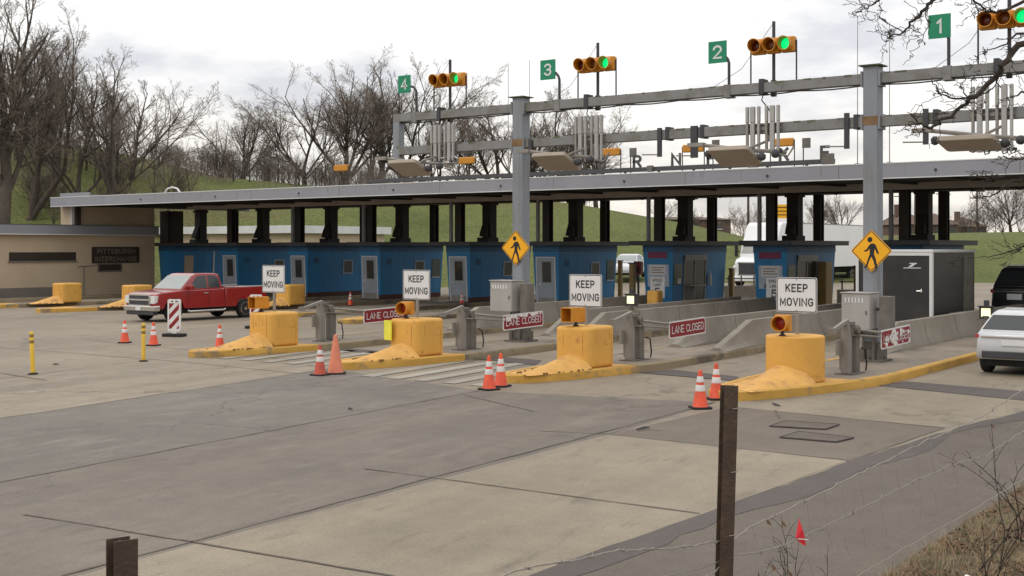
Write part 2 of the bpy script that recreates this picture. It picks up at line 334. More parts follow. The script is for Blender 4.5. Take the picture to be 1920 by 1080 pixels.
def tag(o, label=None, cat=None, group=None, kind=None):
    if label: o['label'] = label
    if cat: o['category'] = cat
    if group: o['group'] = group
    if kind: o['kind'] = kind
    return o
def empty(name, loc, label, cat, rz=0, group=None):
    o = bpy.data.objects.new(name, None); COL.objects.link(o); o.location = loc; o.rotation_euler = (0, 0, rz); o.empty_display_size = .2
    return tag(o, label, cat, group)
def copy_tree(o, parent=None):
    c = o.copy(); COL.objects.link(c)
    if parent: c.parent = parent
    for ch in list(o.children): copy_tree(ch, c)
    return c
def dup(root, loc, rz=None, label=None, scale=None):
    c = copy_tree(root); c.location = loc
    if rz is not None: c.rotation_euler = (0, 0, rz)
    if label: c['label'] = label
    if scale: c.scale = scale if hasattr(scale, '__len__') else (scale,)*3
    return c
FACE_FRONT = Matrix.Rotation(R(90), 4, 'X')                                   # reads from -Y
FACE_SIDE = Matrix.Rotation(R(90), 4, 'Z') @ Matrix.Rotation(R(90), 4, 'X')   # reads from +X
FACE_BACK = Matrix.Rotation(R(180), 4, 'Z') @ Matrix.Rotation(R(90), 4, 'X')  # reads from +Y
def _arc(cx, cy, rx, ry, a0, a1, n=10): return [(cx+rx*math.cos(R(a0+(a1-a0)*k/n)), cy+ry*math.sin(R(a0+(a1-a0)*k/n))) for k in range(n+1)]
GL = {  # width, strokes on a unit cell
 'K': (.78, [[(0,0),(0,1)], [(.97,1),(.05,.40)], [(.36,.62),(1,0)]]), 'E': (.70, [[(1,1),(0,1),(0,0),(1,0)], [(.05,.5),(.85,.5)]]),
 'P': (.76, [[(0,0),(0,1),(.55,1)]+_arc(.58,.73,.42,.27,85,-85)+[(.5,.46),(.05,.46)]]), 'M': (.96, [[(0,0),(0,1),(.5,.22),(1,1),(1,0)]]),
 'O': (.80, [_arc(.5,.70,.5,.30,0,180)+_arc(.5,.30,.5,.30,180,360)+[(1,.70)]]), 'V': (.82, [[(0,1),(.5,0),(1,1)]]), 'I': (.02, [[(.5,0),(.5,1)]]),
 'N': (.90, [[(0,0),(0,1),(1,0),(1,1)]]), 'G': (.80, [_arc(.5,.70,.5,.30,25,180)+_arc(.5,.30,.5,.30,180,360)+[(1,.46),(.58,.46)]]),
 'L': (.66, [[(0,1),(0,0),(1,0)]]), 'A': (.86, [[(0,0),(.5,1),(1,0)], [(.2,.30),(.8,.30)]]), 'C': (.78, [_arc(.5,.70,.5,.30,20,180)+_arc(.5,.30,.5,.30,180,340)]),
 'S': (.76, [_arc(.5,.75,.5,.25,25,180,8)+_arc(.5,.75,.5,.25,200,262,4)+_arc(.5,.25,.5,.25,82,0,6)+_arc(.5,.25,.5,.25,-15,-155,10)]),
 'D': (.80, [[(0,0),(0,1),(.45,1)]+_arc(.5,.65,.5,.35,85,0,6)+_arc(.5,.35,.5,.35,0,-85,6)+[(.45,0),(0,0),(0,.04)]]), 'R': (.78, [[(0,0),(0,1),(.55,1)]+_arc(.58,.74,.42,.26,85,-85)+[(.5,.48),(.05,.48)], [(.5,.44),(1,0)]]),
 'U': (.78, [[(0,1),(0,.32)]+_arc(.5,.30,.5,.30,185,355)+[(1,.32),(1,1)]]), 'T': (.72, [[(0,1),(1,1)], [(.5,.94),(.5,0)]]), 'H': (.78, [[(0,0),(0,1)], [(1,0),(1,1)], [(.06,.5),(.94,.5)]]),
 'B': (.78, [[(0,0),(0,1),(.5,1)]+_arc(.52,.76,.42,.24,85,-85)+[(.45,.52),(.06,.52)], [(.06,.0),(.5,0)]+_arc(.55,.25,.45,.25,-85,85)]),
 '1': (.30, [[(0,.78),(.8,1),(.8,0)]]), '2': (.74, [_arc(.5,.70,.5,.30,170,-20,12)+[(.0,.0),(1,0)]]), '3': (.74, [_arc(.5,.74,.48,.26,160,-80,12)+[(.45,.5)], [(.45,.5)]+_arc(.5,.26,.5,.26,80,-160,12)]),
 '4': (.80, [[(.72,0),(.72,1),(0,.28),(1,.28)]]), '5': (.76, [[(.92,1),(.1,1),(.04,.52),(.2,.60)]+_arc(.5,.31,.5,.31,100,-155,14)])}
def text(name, s, size, m, parent, loc, face=FACE_FRONT, sx=1.0, st=.165, ext=.003, gap=.26, **kw):
    """capital letters of height `size`, drawn as mitred strokes"""
    wd = [GL[c][0]*.80 if c != ' ' else .30 for c in s]; tot = sum(wd)+(gap+st*.55)*(len(s)-1); x = -tot/2; b = MB(); q = 0
    for c, w_ in zip(s, wd):
        if c != ' ':
            for pl in GL[c][1]:
                q += 1; h = st/2; P = [(x+px*w_, h+py*(1-st)-.5) for px, py in pl]; Lf, Rt = [], []
                for i, p in enumerate(P):
                    a = P[max(i-1,0)]; e_ = P[min(i+1,len(P)-1)]
                    d1 = Vector((p[0]-a[0], p[1]-a[1])); d2 = Vector((e_[0]-p[0], e_[1]-p[1]))
                    d1 = d1.normalized() if d1.length > 1e-6 else d2.normalized(); d2 = d2.normalized() if d2.length > 1e-6 else d1
                    t_ = (d1+d2); t_ = t_.normalized() if t_.length > 1e-3 else d1; nn = Vector((-t_.y, t_.x)); k = min(1.9, 1/max(.35, nn.dot(Vector((-d1.y, d1.x)))))
                    if i == 0: p = (p[0]-d2.x*h*.9, p[1]-d2.y*h*.9)
                    if i == len(P)-1: p = (p[0]+d1.x*h*.9, p[1]+d1.y*h*.9)
                    Lf.append((p[0]+nn.x*h*k, p[1]+nn.y*h*k)); Rt.append((p[0]-nn.x*h*k, p[1]-nn.y*h*k))
                n = len(P); o = len(b.v); zt_ = ext+.0004*(q % 5)
                b.v += [(u*size, v*size, 0) for u, v in Lf+Rt]+[(u*size, v*size, zt_) for u, v in Lf+Rt]
                for i in range(n-1): b.f += [(o+2*n+i, o+3*n+i, o+3*n+i+1, o+2*n+i+1), (o+i, o+i+1, o+n+i+1, o+n+i), (o+i, o+2*n+i, o+2*n+i+1, o+i+1), (o+n+i, o+n+i+1, o+3*n+i+1, o+3*n+i)]
                b.f += [(o, o+n, o+3*n, o+2*n), (o+n-1, o+3*n-1, o+4*n-1, o+2*n-1)]
        x += w_+gap+st*.55
    mx_ = Matrix.Translation(loc) @ face @ Matrix.Diagonal((sx, 1, 1, 1)); b.v = [tuple(mx_ @ Vector(p)) for p in b.v]
    return b.build(name, m, parent)
def struct(o): o['kind'] = 'structure'; return o
def rrect(w_, h_, r_, n=4, cx=0, cy=0):
    pts = []
    for sx_, sy_, a0 in ((1,1,0),(-1,1,90),(-1,-1,180),(1,-1,270)):
        for k in range(n+1):
            a = R(a0+90*k/n); pts.append((cx+sx_*(w_/2-r_)+r_*math.cos(a), cy+sy_*(h_/2-r_)+r_*math.sin(a)))
    return pts

# ================================================================== ground, roads, hill
def sm(t): t = max(0.0, min(1.0, t)); return t*t*(3-2*t)
RIDGE = [(-1500,13),(-400,16.4),(0,15.2),(150,14.0),(300,12.3),(450,10.3),(700,9.2),(900,8.5),(1050,8.0),(1150,6.9),(1280,5.6),(1400,4.1),(1550,4.2),(1800,4.9),(2300,5.0),(5000,5)]
def ridge(px):
    for (a, ha), (b, hb) in zip(RIDGE, RIDGE[1:]):
        if px <= b: return ha + (hb-ha)*sm((px-a)/(b-a)) if px > a else ha
    return 5.0
def th_ld(l, d):
    X, Y = ld(l, d)
    base = -.06 + .5*sm((Y-61)/12)
    if d > 40:
        px = 960 + F*l/d
        t = sm((d-79)/(136-79))
        h = ridge(px)
        base += t*(h-.5) + .5*noise.noise(Vector((l*.03, d*.03, 0)))*t
        if d > 160: base -= sm((d-160)/500)*max(0, h-4)*.55
    return base
def th(X, Y): return th_ld(CA*X+SA*Y, -SA*X+CA*Y)
b = MB(); ds = [-60,-20,0,20,40,55,62,68,74,80] + [84+3*i for i in range(24)] + [158,164,172,182,195,210,235,270,320,400,550,800,1300,2200,4000]
nu = 90
for d in ds:
    for i in range(nu+1):
        u = -1.35 + 2.7*i/nu; l = u*(max(d,0)+75); b.v.append((*ld(l, d), th_ld(l, d)))
for j in range(len(ds)-1):
    for i in range(nu): a = j*(nu+1)+i; b.f.append((a, a+1, a+nu+2, a+nu+1))
struct(b.build('ground', 'grass', smooth=180))

def sheet(name, pts, m, z_):
    b = MB(); b.v = [(p[0], p[1], z_) for p in pts]; b.f = [tuple(range(len(pts)))]
    return struct(b.build(name, m))
sheet('road', [(-95,-45),(18,-45),(18,60),(-95,60)], 'road', 0.0)
b = MB(); n1, n2 = 16, 16
for j in range(n2+1):
    for i in range(n1+1):
        X = -58 + 62*i/n1; ye_ = max(60.6, (84+SA*X)/CA); Y = 60 + (ye_-60)*j/n2; b.v.append((X, Y, max(0, th(X, Y)+.06) if j else 0.0))
for j in range(n2):
    for i in range(n1): a = j*(n1+1)+i; b.f.append((a, a+1, a+n1+2, a+n1+1))
struct(b.build('exit_road', 'road', smooth=60))

def jl(p, q, s0, s1):
    a, c = at(*p), at(*q); return a+(c-a)*s0, a+(c-a)*s1
J4 = jl((0,711),(342,668), -1.6, 1); J2 = jl((0,785),(620,692), -1.2, 1.0); J1 = jl((0,905),(900,733), -.9, 1.0); J3 = jl((130,1078),(1340,755), -.8, 1.0)
K3 = at(1140,815)
sheet('streaked_lane', [J4[0], J4[1], J2[1], J2[0]], 'road_streak', .004)
sheet('dark_lane', [J2[0], J2[1], J1[1], J1[0]], 'road_dark', .004)
sheet('brown_lane', [J1[0], J1[1], J3[1], K3, J3[0]], 'road_dark2', .004)
sheet('pale_lane', [J3[0], K3, at(1588,864), at(1007,1082), at(700,1200), at(300,1500)], 'road_light', .004)
sheet('patched_lane', [K3, at(1368,763), at(1771,803), at(1588,864)], 'patch', .004)
sheet('right_lane', [at(1368,763), at(1560,744), at(1760,705), at(1920,668), at(2400,640), at(2400,690), at(1990,758), at(1588,870), at(1588,864), at(1771,803)], 'road_light', .004)
edge = [at(300,1500), at(700,1200), at(1007,1080), at(1190,1011), at(1336,960), at(1527,893), at(1588,868), at(1820,797), at(1920,774), at(2100,735), at(2500,676)]
sheet('road_shoulder', edge + [Vector(ld(45,34)).to_3d(), Vector(ld(30,3)).to_3d(), Vector(ld(-8,3)).to_3d()], 'asphalt', .008)
# the damp seam between concrete and asphalt
b = MB(); random.seed(3); E2 = []
for p, q in zip(edge, edge[1:]):
    n = max(2, int((q-p).length/.35)); E2 += [p+(q-p)*k/n for k in range(n)]
for i, p in enumerate(E2):
    t = (E2[min(i+1,len(E2)-1)] - E2[max(i-1,0)]).normalized(); q = Vector((t.y, -t.x, 0))
    wd = .30 + .42*noise.noise(Vector((i*.13, 3, 0))) + .10*random.random(); en = -.05*random.random()
    b.v += [tuple(p + q*en + Vector((0,0,.012))), tuple(p + q*max(.06, wd) + Vector((0,0,.012)))]
for i in range(len(E2)-1): b.f.append((2*i, 2*i+1, 2*i+3, 2*i+2))
struct(b.build('shoulder_seam', 'asphalt_dark'))
def strip(b, a, c, w0, z_=.0125, wob=0.0):
    t = (c-a); n = max(1, int(t.length/.5)); q = Vector((t.y,-t.x,0)).normalized(); o = len(b.v)
    for i in range(n+1):
        p = a + t*i/n; wv = w0*(.6+.8*random.random()); off = q*wob*(random.random()-.5)
        b.v += [tuple(p+off+q*wv/2+Vector((0,0,z_))), tuple(p+off-q*wv/2+Vector((0,0,z_)))]
    for i in range(n): b.f.append((o+2*i, o+2*i+1, o+2*i+3, o+2*i+2))
b = MB()
for j in (J4, J2, J1, J3): strip(b, j[0], j[1], .026, wob=.035)
for p, q in [((45,966),(334,1013)),((334,1013),(740,1082)),((684,880),(815,897)),((815,897),(1312,964)),((1014,809),(1140,815)),((1140,815),(1588,864)),
             ((1368,763),(1771,803)),((1771,803),(1588,866)),((0,640+12),(330,678)),((330,678),(560,701)),((180,640),(560,676)),((0,700),(87,714)),((870,741),(1000,772)),((1205,806),(1240,808)),((1454,770),(1463,786)),((1590,868),(1920,772))]:
    strip(b, at(*p), at(*q), .03, wob=.02)
struct(b.build('paving_joints', 'joint'))
b = MB()
for q in ([(1629,722),(1700,716),(2000,741),(2000,760)], [(1193,699),(1260,694),(1385,707),(1378,715)], [(872,672),(900,667),(1015,676),(1004,685)], [(600,655),(620,651),(720,659),(712,664)]):
    o = len(b.v); b.v += [(*at(*p).xy, .0125) for p in q]; b.f.append((o,o+1,o+2,o+3))
struct(b.build('lane_trench', 'asphalt_dark'))
M['worn_white'] = road_mat('worn_white_paint', (.31, .285, .24), (.24, .21, .165), .22, 1.0)
fan = Vector((-0.07, -104.8, 0)); b = MB()
def stripes(X0, X1, n, Ya, Yb, fill):
    for i in range(n):
        o = len(b.v)
        for xa, Y in ((X0+(X1-X0)*i/n, Ya), (X0+(X1-X0)*(i+fill)/n, Ya), (X0+(X1-X0)*(i+fill)/n, Yb), (X0+(X1-X0)*i/n, Yb)):
            k = (Y-fan.y)/(Ya-fan.y); b.v.append((fan.x+(xa-fan.x)*k, Y, .0125))
        b.f.append((o,o+1,o+2,o+3))
stripes(-19.9, -15.9, 5, 20.9, 25.6, .5); stripes(-26.2, -21.9, 5, 22.0, 26.0, .45)
struct(b.build('crosswalk_stripes', 'worn_white'))

# two steel utility covers let into the paving
for i, q in enumerate(([(1442,801),(1470,791),(1575,798),(1548,807)], [(1461,822),(1497,811),(1602,823),(1568,831)])):
    ps = [at(*p) for p in q]; c = sum(ps, Vector())/4
    t = empty('utility_cover', (c.x, c.y, .012), ['dark rectangular utility cover in the patched concrete, the farther of two', 'dark rectangular utility cover in the patched concrete, the nearer of two'][i], 'utility cover', group='utility covers in the road')
    b = MB(); o = [(p-c) for p in ps]; b.prism([(p.x*.94, p.y*.94) for p in o], 0, .012); b.build('lid', 'asphalt', t)
    b = MB()
    for k in range(4):
        a0, a1 = o[k], o[(k+1)%4]; b.add([(a0.x,a0.y,0),(a1.x,a1.y,0),(a1.x*.95,a1.y*.95,0),(a0.x*.95,a0.y*.95,0),(a0.x,a0.y,.018),(a1.x,a1.y,.018),(a1.x*.95,a1.y*.95,.018),(a0.x*.95,a0.y*.95,.018)],
              [(0,1,5,4),(1,2,6,5),(2,3,7,6),(3,0,4,7),(4,5,6,7)])
    b.build('rim', 'asphalt_dark', t)

# ================================================================== toll islands
K = -.045
class Isl: pass
ISL = []
BX = [xat(p, 24.4) for p in (1491, 1097, 782, 514)]
BOOTH_Y = 49.2
CORNER = [1474, 1260, 1047, 880, 712, 576, 446, 327]
bx_ = [xat(p, BOOTH_Y) - .72 for p in CORNER]             # booth centre lines, islands 3..10
specs = [(BX[0], 24.4, bx_[0]+11.6, 21.75, 36.5), (BX[1], 24.4, bx_[0]+5.75, 21.75, 25.9), (BX[2], 24.4, bx_[0], 21.7, 25.6), (BX[3], 24.4, bx_[1], 21.7, 25.6)]
for k, (y0, yp) in zip(range(2, 8), ((34.8,38),(35.4,38),(36.2,38),(32.6,35.5),(33.0,35),(33.4,35))): specs.append((bx_[k], 49.2, bx_[k], y0, yp))
for i, (xa, ya, xb, y0, yp) in enumerate(specs):
    s = Isl(); s.k = (xb-xa)/(49.2-ya) if ya < 40 else -.03; s.xa = xa; s.ya = ya; s.y0 = y0; s.yp = yp; s.hw = 1.28 if i == 0 else 1.08
    s.x = (lambda Y, s=s: s.xa + s.k*(Y-s.ya)); ISL.append(s)
names = ['toll island with yellow nose nearest the white car', 'toll island carrying the second yellow block from the right', 'toll island with the pillar in the middle of the photo', 'toll island farthest left with a full yellow nose and gate machine',
         'toll island behind the lime sheeted yellow block', 'toll island with a low yellow kerb beyond the striped panels', 'toll island beyond the pickup truck bed', 'toll island passing behind the pickup hood', 'toll island in front of the tan office building', 'low toll island along the tan office wall']
for i, s in enumerate(ISL):
    random.seed(20+i)
    t = empty('toll_island', (s.x(s.y0), s.y0, 0), names[i], 'traffic island', group='toll islands')
    ys = [0,.06,.18,.4,.75,1.2,1.8,2.6,3.6,4.6]; y = 6.0
    while s.y0+y < 58: ys.append(y); y += 1.0
    out_, inn = [], []
    def edge_pt(yy, side, inset):
        q = min(1, yy/4.6); e = q**.5; c = s.x(s.y0+yy) - s.x(s.y0) + (-.42 if i < 4 else 0)*(1-q)**1.5
        hwid = .16 + (s.hw-.16)*e - inset
        return Vector((c + side*max(.02, hwid), yy + (inset if yy < .3 else 0), 0))
    jit = lambda: (random.random()-.5)*.022
    top = .19
    for part, lo, hi, m in (('painted_kerb', 0, s.yp-s.y0, 'yellow_curb'), ('kerb', s.yp-s.y0, 99, 'curb')):
        idx = [k for k, y in enumerate(ys) if lo-1.0 < y <= hi or y == 0 and lo == 0]
        idx = [k for k, y in enumerate(ys) if (y >= lo-1.01 and y <= hi)]
        b = MB(); chain = []
        if lo == 0: chain = [(ys[k], -1) for k in reversed(idx)] + [(ys[k], 1) for k in idx]; runs = [chain]
        else: runs = [[(ys[k], -1) for k in reversed(idx)], [(ys[k], 1) for k in idx]]
        for run in runs:
            o = len(b.v)
            for yy, sd_ in run:
                a = edge_pt(yy, sd_, 0); a2 = edge_pt(yy, sd_, .03); c = edge_pt(yy, sd_, .17)
                b.v += [(a.x, a.y, 0), (a.x+jit(), a.y, top-.025+jit()*.6), (a2.x, a2.y, top+.004+jit()*.5), (c.x, c.y, top+.003), (c.x, c.y, 0)]
            for k in range(len(run)-1):
                for q in range(4): b.f.append((o+5*k+q, o+5*k+q+1, o+5*k+5+q+1, o+5*k+5+q))
        b.build(part, m, t, smooth=35)
    dk = (25.3 if i < 4 else s.y0+2) - s.y0
    for part, lo, hi, m in (('painted_deck', 0, dk, 'yellow_worn'), ('deck', dk, 99, 'deck')):
        sel = [y for y in ys if lo <= y <= hi]; sel = sorted(set(sel + ([dk])))
        pts = [edge_pt(y, 1, .165) for y in sel] + [edge_pt(y, -1, .165) for y in reversed(sel)]
        MB().prism([(p.x, p.y) for p in pts], .0, top-.006).build(part, m, t)

# yellow concrete nose blocks with their sloped fronts
def nose_block(loc, label, round_front, wd, ln, hh, rl, rh, seed, worn='yellow_worn', rr=.2):
    random.seed(seed)
    t = empty('crash_block', loc, label, 'crash block', group='yellow crash blocks on the island noses')
    b = MB()
    if round_front:
        pts = [(wd/2*math.cos(2*math.pi*k/32), ln/2*math.sin(2*math.pi*k/32)) for k in range(32)]
    else: pts = rrect(wd, ln, rr, 5)
    b.prism(pts, 0, hh); b.build('block', 'yellow', t, smooth=35, bevel=.035 if round_front else .07, seg=3)
    if not round_front:
        q = MB()
        for x, ln_ in ((-.22,.30),(.16,.22),(.3,.5)): q.box(wd*x-.009, wd*x+.009, -ln/2-.003, -ln/2+.01, hh-.16-ln_, hh-.14)
        for y, z0_, z1_ in ((-.25,hh-.42,hh-.15),(.22,hh-.30,hh-.15),(.30,.1,hh-.2)): q.box(wd/2-.01, wd/2+.003, ln*y-.008, ln*y+.008, z0_, z1_)
        q.box(wd/2-.01, wd/2+.003, ln*.05, ln*.32, hh*.55, hh*.55+.014)
        q.build('rust_streaks', 'streak', t)
    b = MB(); ns, nc = 18, 14
    y1 = -ln/2 + (.18 if round_front else .03)
    for j in range(ns+1):
        s_ = j/ns; y = y1 - rl*(1-s_); h = .025 + (rh-.025)*s_**1.15; hw = .14 + (.74*wd/1.15*.9-.14)*s_**.8
        for k in range(nc+1):
            u = -1 + 2*k/nc; zz = h*(1-abs(u)**1.7)
            nn = noise.noise(Vector((u*2+seed, y*2.5, 1)))*.018*(1-abs(u))
            b.v.append((u*hw, y, zz+nn-.02))
    for j in range(ns):
        for k in range(nc): a = j*(nc+1)+k; b.f.append((a, a+1, a+nc+2, a+nc+1))
    b.cut = len(b.f)
    # broken paint edge where the nose meets the island deck
    for side in (1, -1):
        for k in range(0 if seed == 31 else 11):
            s_ = .12 + .86*random.random(); y = y1 - rl*(1-s_); hw = .22 + (.74*wd/1.15*.9-.22)*s_**.8
            x = side*(hw + .015 - .03*random.random()); r_ = .015+.04*random.random()**2
            b.cbox((x, y, .012), (r_*1.2, r_*2.6, .02+.02*random.random()), Matrix.Translation((x,y,0)) @ Matrix.Rotation(random.random()*2-1, 4, 'Z') @ Matrix.Translation((-x,-y,0)))
    b.build('sloped_nose', (worn, 'chip'), t, smooth=60)
    return t
ZI = .187
blk = []
lbl = ['round topped yellow crash block under the largest KEEP MOVING sign', 'rounded yellow crash block right of the two cones in the centre', 'yellow crash block with a lime yellow sheet on its corner', 'yellow crash block with chipped sloped nose beside the striped panels']
for i in range(4):
    blk.append(nose_block((BX[i], 24.4, ZI), lbl[i], i == 0, 1.2 if i == 0 else 1.02, 1.25 if i == 0 else 1.15, .945, 1.95, [.42,.36,.38,.42][i], 31+i, rr=.22))
for px, k, Y, lb in ((545, 6, 42.3, 'small yellow crash block behind the pickup truck bed'), (257, 7, 37.4, 'small yellow crash block peeking over the pickup hood'), (126, 8, 37.4, 'small yellow crash block in front of the tan office wall')):
    X = xat(px, Y); nose_block((X, Y, ZI), lb, False, 1.0, 1.2, .98, 1.6, .4, 40+k)
# lime sheet on the third block
t = empty('reflective_sheet', (BX[2]-.40, 24.4-.50, ZI+.40), 'lime yellow sheet wrapped on the corner of a yellow crash block', 'sheet', rz=R(-18))
MB().box(-.17, .17, -.150, -.115, 0, .5).build('sheet_face', 'lime', t); MB().box(-.175, -.171, -.15, .16, 0.0, .5).build('sheet_side', 'lime', t)

# amber flashing heads on the blocks
def flasher(px, py, Y, label, rz, long=False):
    X = xat(px, Y); z0 = ZI+.945
    t = empty('flashing_light', (X, Y, z0-.002), label, 'flashing light', rz=rz, group='flashing lights on the crash blocks')
    MB().lathe([(.07,0),(.07,.03),(.035,.045),(.035,.10)], 12).build('stem', 'dark', t, smooth=40)
    MB().cbox((0,.06,.27), (.33,.20,.34)).build('housing', 'signal_yellow', t, bevel=.025)
    b = MB(); n = 18
    if long:
        b.box(-.165,.165,-.34,-.04,.425,.44); b.box(-.165,-.15,-.34,-.04,.11,.425); b.box(.15,.165,-.34,-.04,.11,.425); b.box(-.15,.15,-.34,-.04,.11,.125)
    else:
        for k in range(n): 
            a0, a1 = 2*math.pi*k/n, 2*math.pi*(k+1)/n
            ring = lambda a, r_, y: (r_*math.cos(a), y, .27+r_*math.sin(a))
            o = len(b.v); b.v += [ring(a0,.16,-.04), ring(a1,.16,-.04), ring(a1,.165,-.29), ring(a0,.165,-.29), ring(a1,.145,-.29), ring(a0,.145,-.29), ring(a1,.145,-.04), ring(a0,.145,-.04)]
            b.f += [(o,o+1,o+2,o+3),(o+3,o+2,o+4,o+5),(o+5,o+4,o+6,o+7)]
    b.build('visor', 'signal_yellow', t, smooth=40)
    MB().lathe([(.002,.045),(.06,.04),(.11,.022),(.135,0)], 20, mx=Matrix.Translation((0,-.045,.27)) @ Matrix.Rotation(R(90),4,'X')).build('lens', 'red_lens', t, smooth=50)
    return t
flasher(1467, 614, 23.98, 'amber flasher with round visor on the nearest crash block', R(8))
flasher(1080, 600, 24.1, 'amber flasher with square visor on the centre crash block', R(-8), True)
flasher(762, 578, 24.15, 'amber flasher with round visor above the lime sheet', R(12))
flasher(490, 572, 24.15, 'amber flasher with square visor on the leftmost gate island', R(-4), True)

# KEEP MOVING signs
def keep_moving(px, py, w_, h_, label, rz=0):
    Y = 24.65; X = xat(px, Y); zc = zat(py, X, Y); z0 = ZI+.943
    t = empty('keep_moving_sign', (X, Y, z0), label, 'road sign', rz=rz, group='KEEP MOVING signs')
    zc -= z0
    MB().box(-.035,.035,.006,.06,0,zc+h_/2-.05).build('post', 'steel', t)
    MB().prism(rrect(w_, h_, .045), 0, .012, Matrix.Translation((0,0,zc)) @ FACE_FRONT).build('sign_panel', 'white', t)
    b = MB(); o1, i1 = rrect(w_-.02, h_-.02, .04), rrect(w_-.055, h_-.055, .03); n = len(o1)
    b.v = [(x, -.0145, zc+y) for x, y in o1+i1]; b.f = [(k, (k+1)%n, n+(k+1)%n, n+k) for k in range(n)]
    b.build('border', 'ink', t)
    text('lettering', 'KEEP', h_*.235, 'ink', t, (0, -.0145, zc+h_*.20), sx=.80)
    text('lettering', 'MOVING', h_*.235, 'ink', t, (0, -.0145, zc-h_*.20), sx=.80)
    MB().box(-.012,.012,-.018,.0,zc+h_*.42,zc+h_*.45).box(-.012,.012,-.018,.0,zc-h_*.45,zc-h_*.42).build('bolts', 'steel', t)
keep_moving(1494, 553, .91, .74, 'KEEP MOVING sign above the round topped crash block, largest of the four')
keep_moving(1098, 545, .92, .77, 'KEEP MOVING sign just right of the centre pillar, over the plain crash block')
keep_moving(781, 534, .93, .78, 'KEEP MOVING sign above the block with the lime sheet')
keep_moving(513, 523, .93, .79, 'KEEP MOVING sign in front of the pickup truck bed')

# lane gates, arms swung open along the island
def lane_gate(px, label, peel=0):
    Y = 26.4; X = xat(px, Y)
    t = empty('lane_gate', (X, Y, ZI), label, 'lane gate', group='lane gates with red closure boards')
    MB().box(-.2,.2,-.33,.45,0,.025).build('base_plate', 'steel_dark', t)
    MB().box(-.09,.09,-.26,-.06,.025,1.12).build('post', 'steel', t, bevel=.01)
    MB().box(-.11,.11,.14,.37,.025,.82).build('motor_cabinet', 'steel_dark', t, bevel=.02)
    MB().box(-.15,-.085,-.40,-.262,.42,.76).box(-.12,-.085,-.27,-.24,.1,.42).build('control_box', 'steel', t, bevel=.008)
    b = MB().box(-.11,.11,-.10,.30,.86,1.06).box(-.14,.14,-.16,.02,1.06,1.15)
    b.tube([(.10,.1,.96),(.20,.1,.96)], .085, 14); b.tube([(-.18,.1,.96),(-.10,.1,.96)], .06, 12); b.build('pivot_head', 'steel_dark', t, bevel=.008)
    MB().tube([(.0,-.9,1.0),(0,-.1,1.17)], [.05,.06], 4).box(-.06,.06,-1.02,-.86,.93,1.05).build('counterweight', 'steel', t)
    b = MB(); b.tube([(.13,.40,.55),(.16,.55,.50),(.17,.60,.2),(.16,.58,.03)], .018, 8); b.build('cable', 'black', t, smooth=60)
    b = MB(); b.tube([(.16,.1,.97),(.16,1.55,.82)], .032, 8); b.tube([(.16,.18,.84),(.16,1.55,.72)], .022, 8); b.build('arm', 'steel', t, smooth=50)
    # closure board: a sub-part lettering on the board, reading from the right-hand lane
    c = Vector((.17, 2.45, .68)); tilt = Matrix.Rotation(R(1.5), 4, 'X')
    mx = Matrix.Translation(c) @ tilt @ FACE_SIDE
    bd = MB().prism(rrect(1.95, .44, .06), 0, .014, mx).build('board', 'white', t)
    rfm = MB().prism(rrect(1.88, .37, .045), .0142, .017, mx); rfm.cut = len(rfm.f)
    me = text('lettering', 'LANE CLOSED', .20, 'white', bd, (0,0,.0222), face=Matrix.Identity(4), sx=.98, st=.115, gap=.15)
    me.data.transform(mx)
    random.seed(peel*13+1)
    if peel:
        b = rfm
        for k in range(34 if peel == 1 else 46):
            if peel == 1: u = -.95+1.9*random.random(); v = .19 - .06*random.random()**1.5 - (.10*random.random() if u < -.6 else 0)
            else: u = -.9+1.8*random.random(); v = (-.16+.32*random.random()); 
            if peel == 2 and random.random() < .5: u = .05*random.gauss(0,1)-.1
            if abs(v) > .165: v = .16*(1 if v > 0 else -1)
            r_ = .02+.04*random.random(); pts = [(u+r_*(.6+.8*random.random())*math.cos(a)*1.4, v+r_*(.6+.8*random.random())*math.sin(a)) for a in [k2*math.pi/4 for k2 in range(8)]]
            pts = [(max(-.96,min(.96,x)), max(-.205,min(.205,y))) for x,y in pts]
            b.prism(pts, .0172, .0212+.0004*k/10, mx)
    rfm.build('red_face', ('red_sign', 'collar'), bd)
    return t
lane_gate(1592, 'lane gate with badly peeled closure board beside the right pillar', 2)
lane_gate(1187, 'lane gate on the centre island with an intact red closure board before the wall', 0)
lane_gate(872, 'lane gate whose red board is peeling white along the top edge', 1)
lane_gate(609, 'lane gate with a clean red board left of the lime sheeted block', 0)

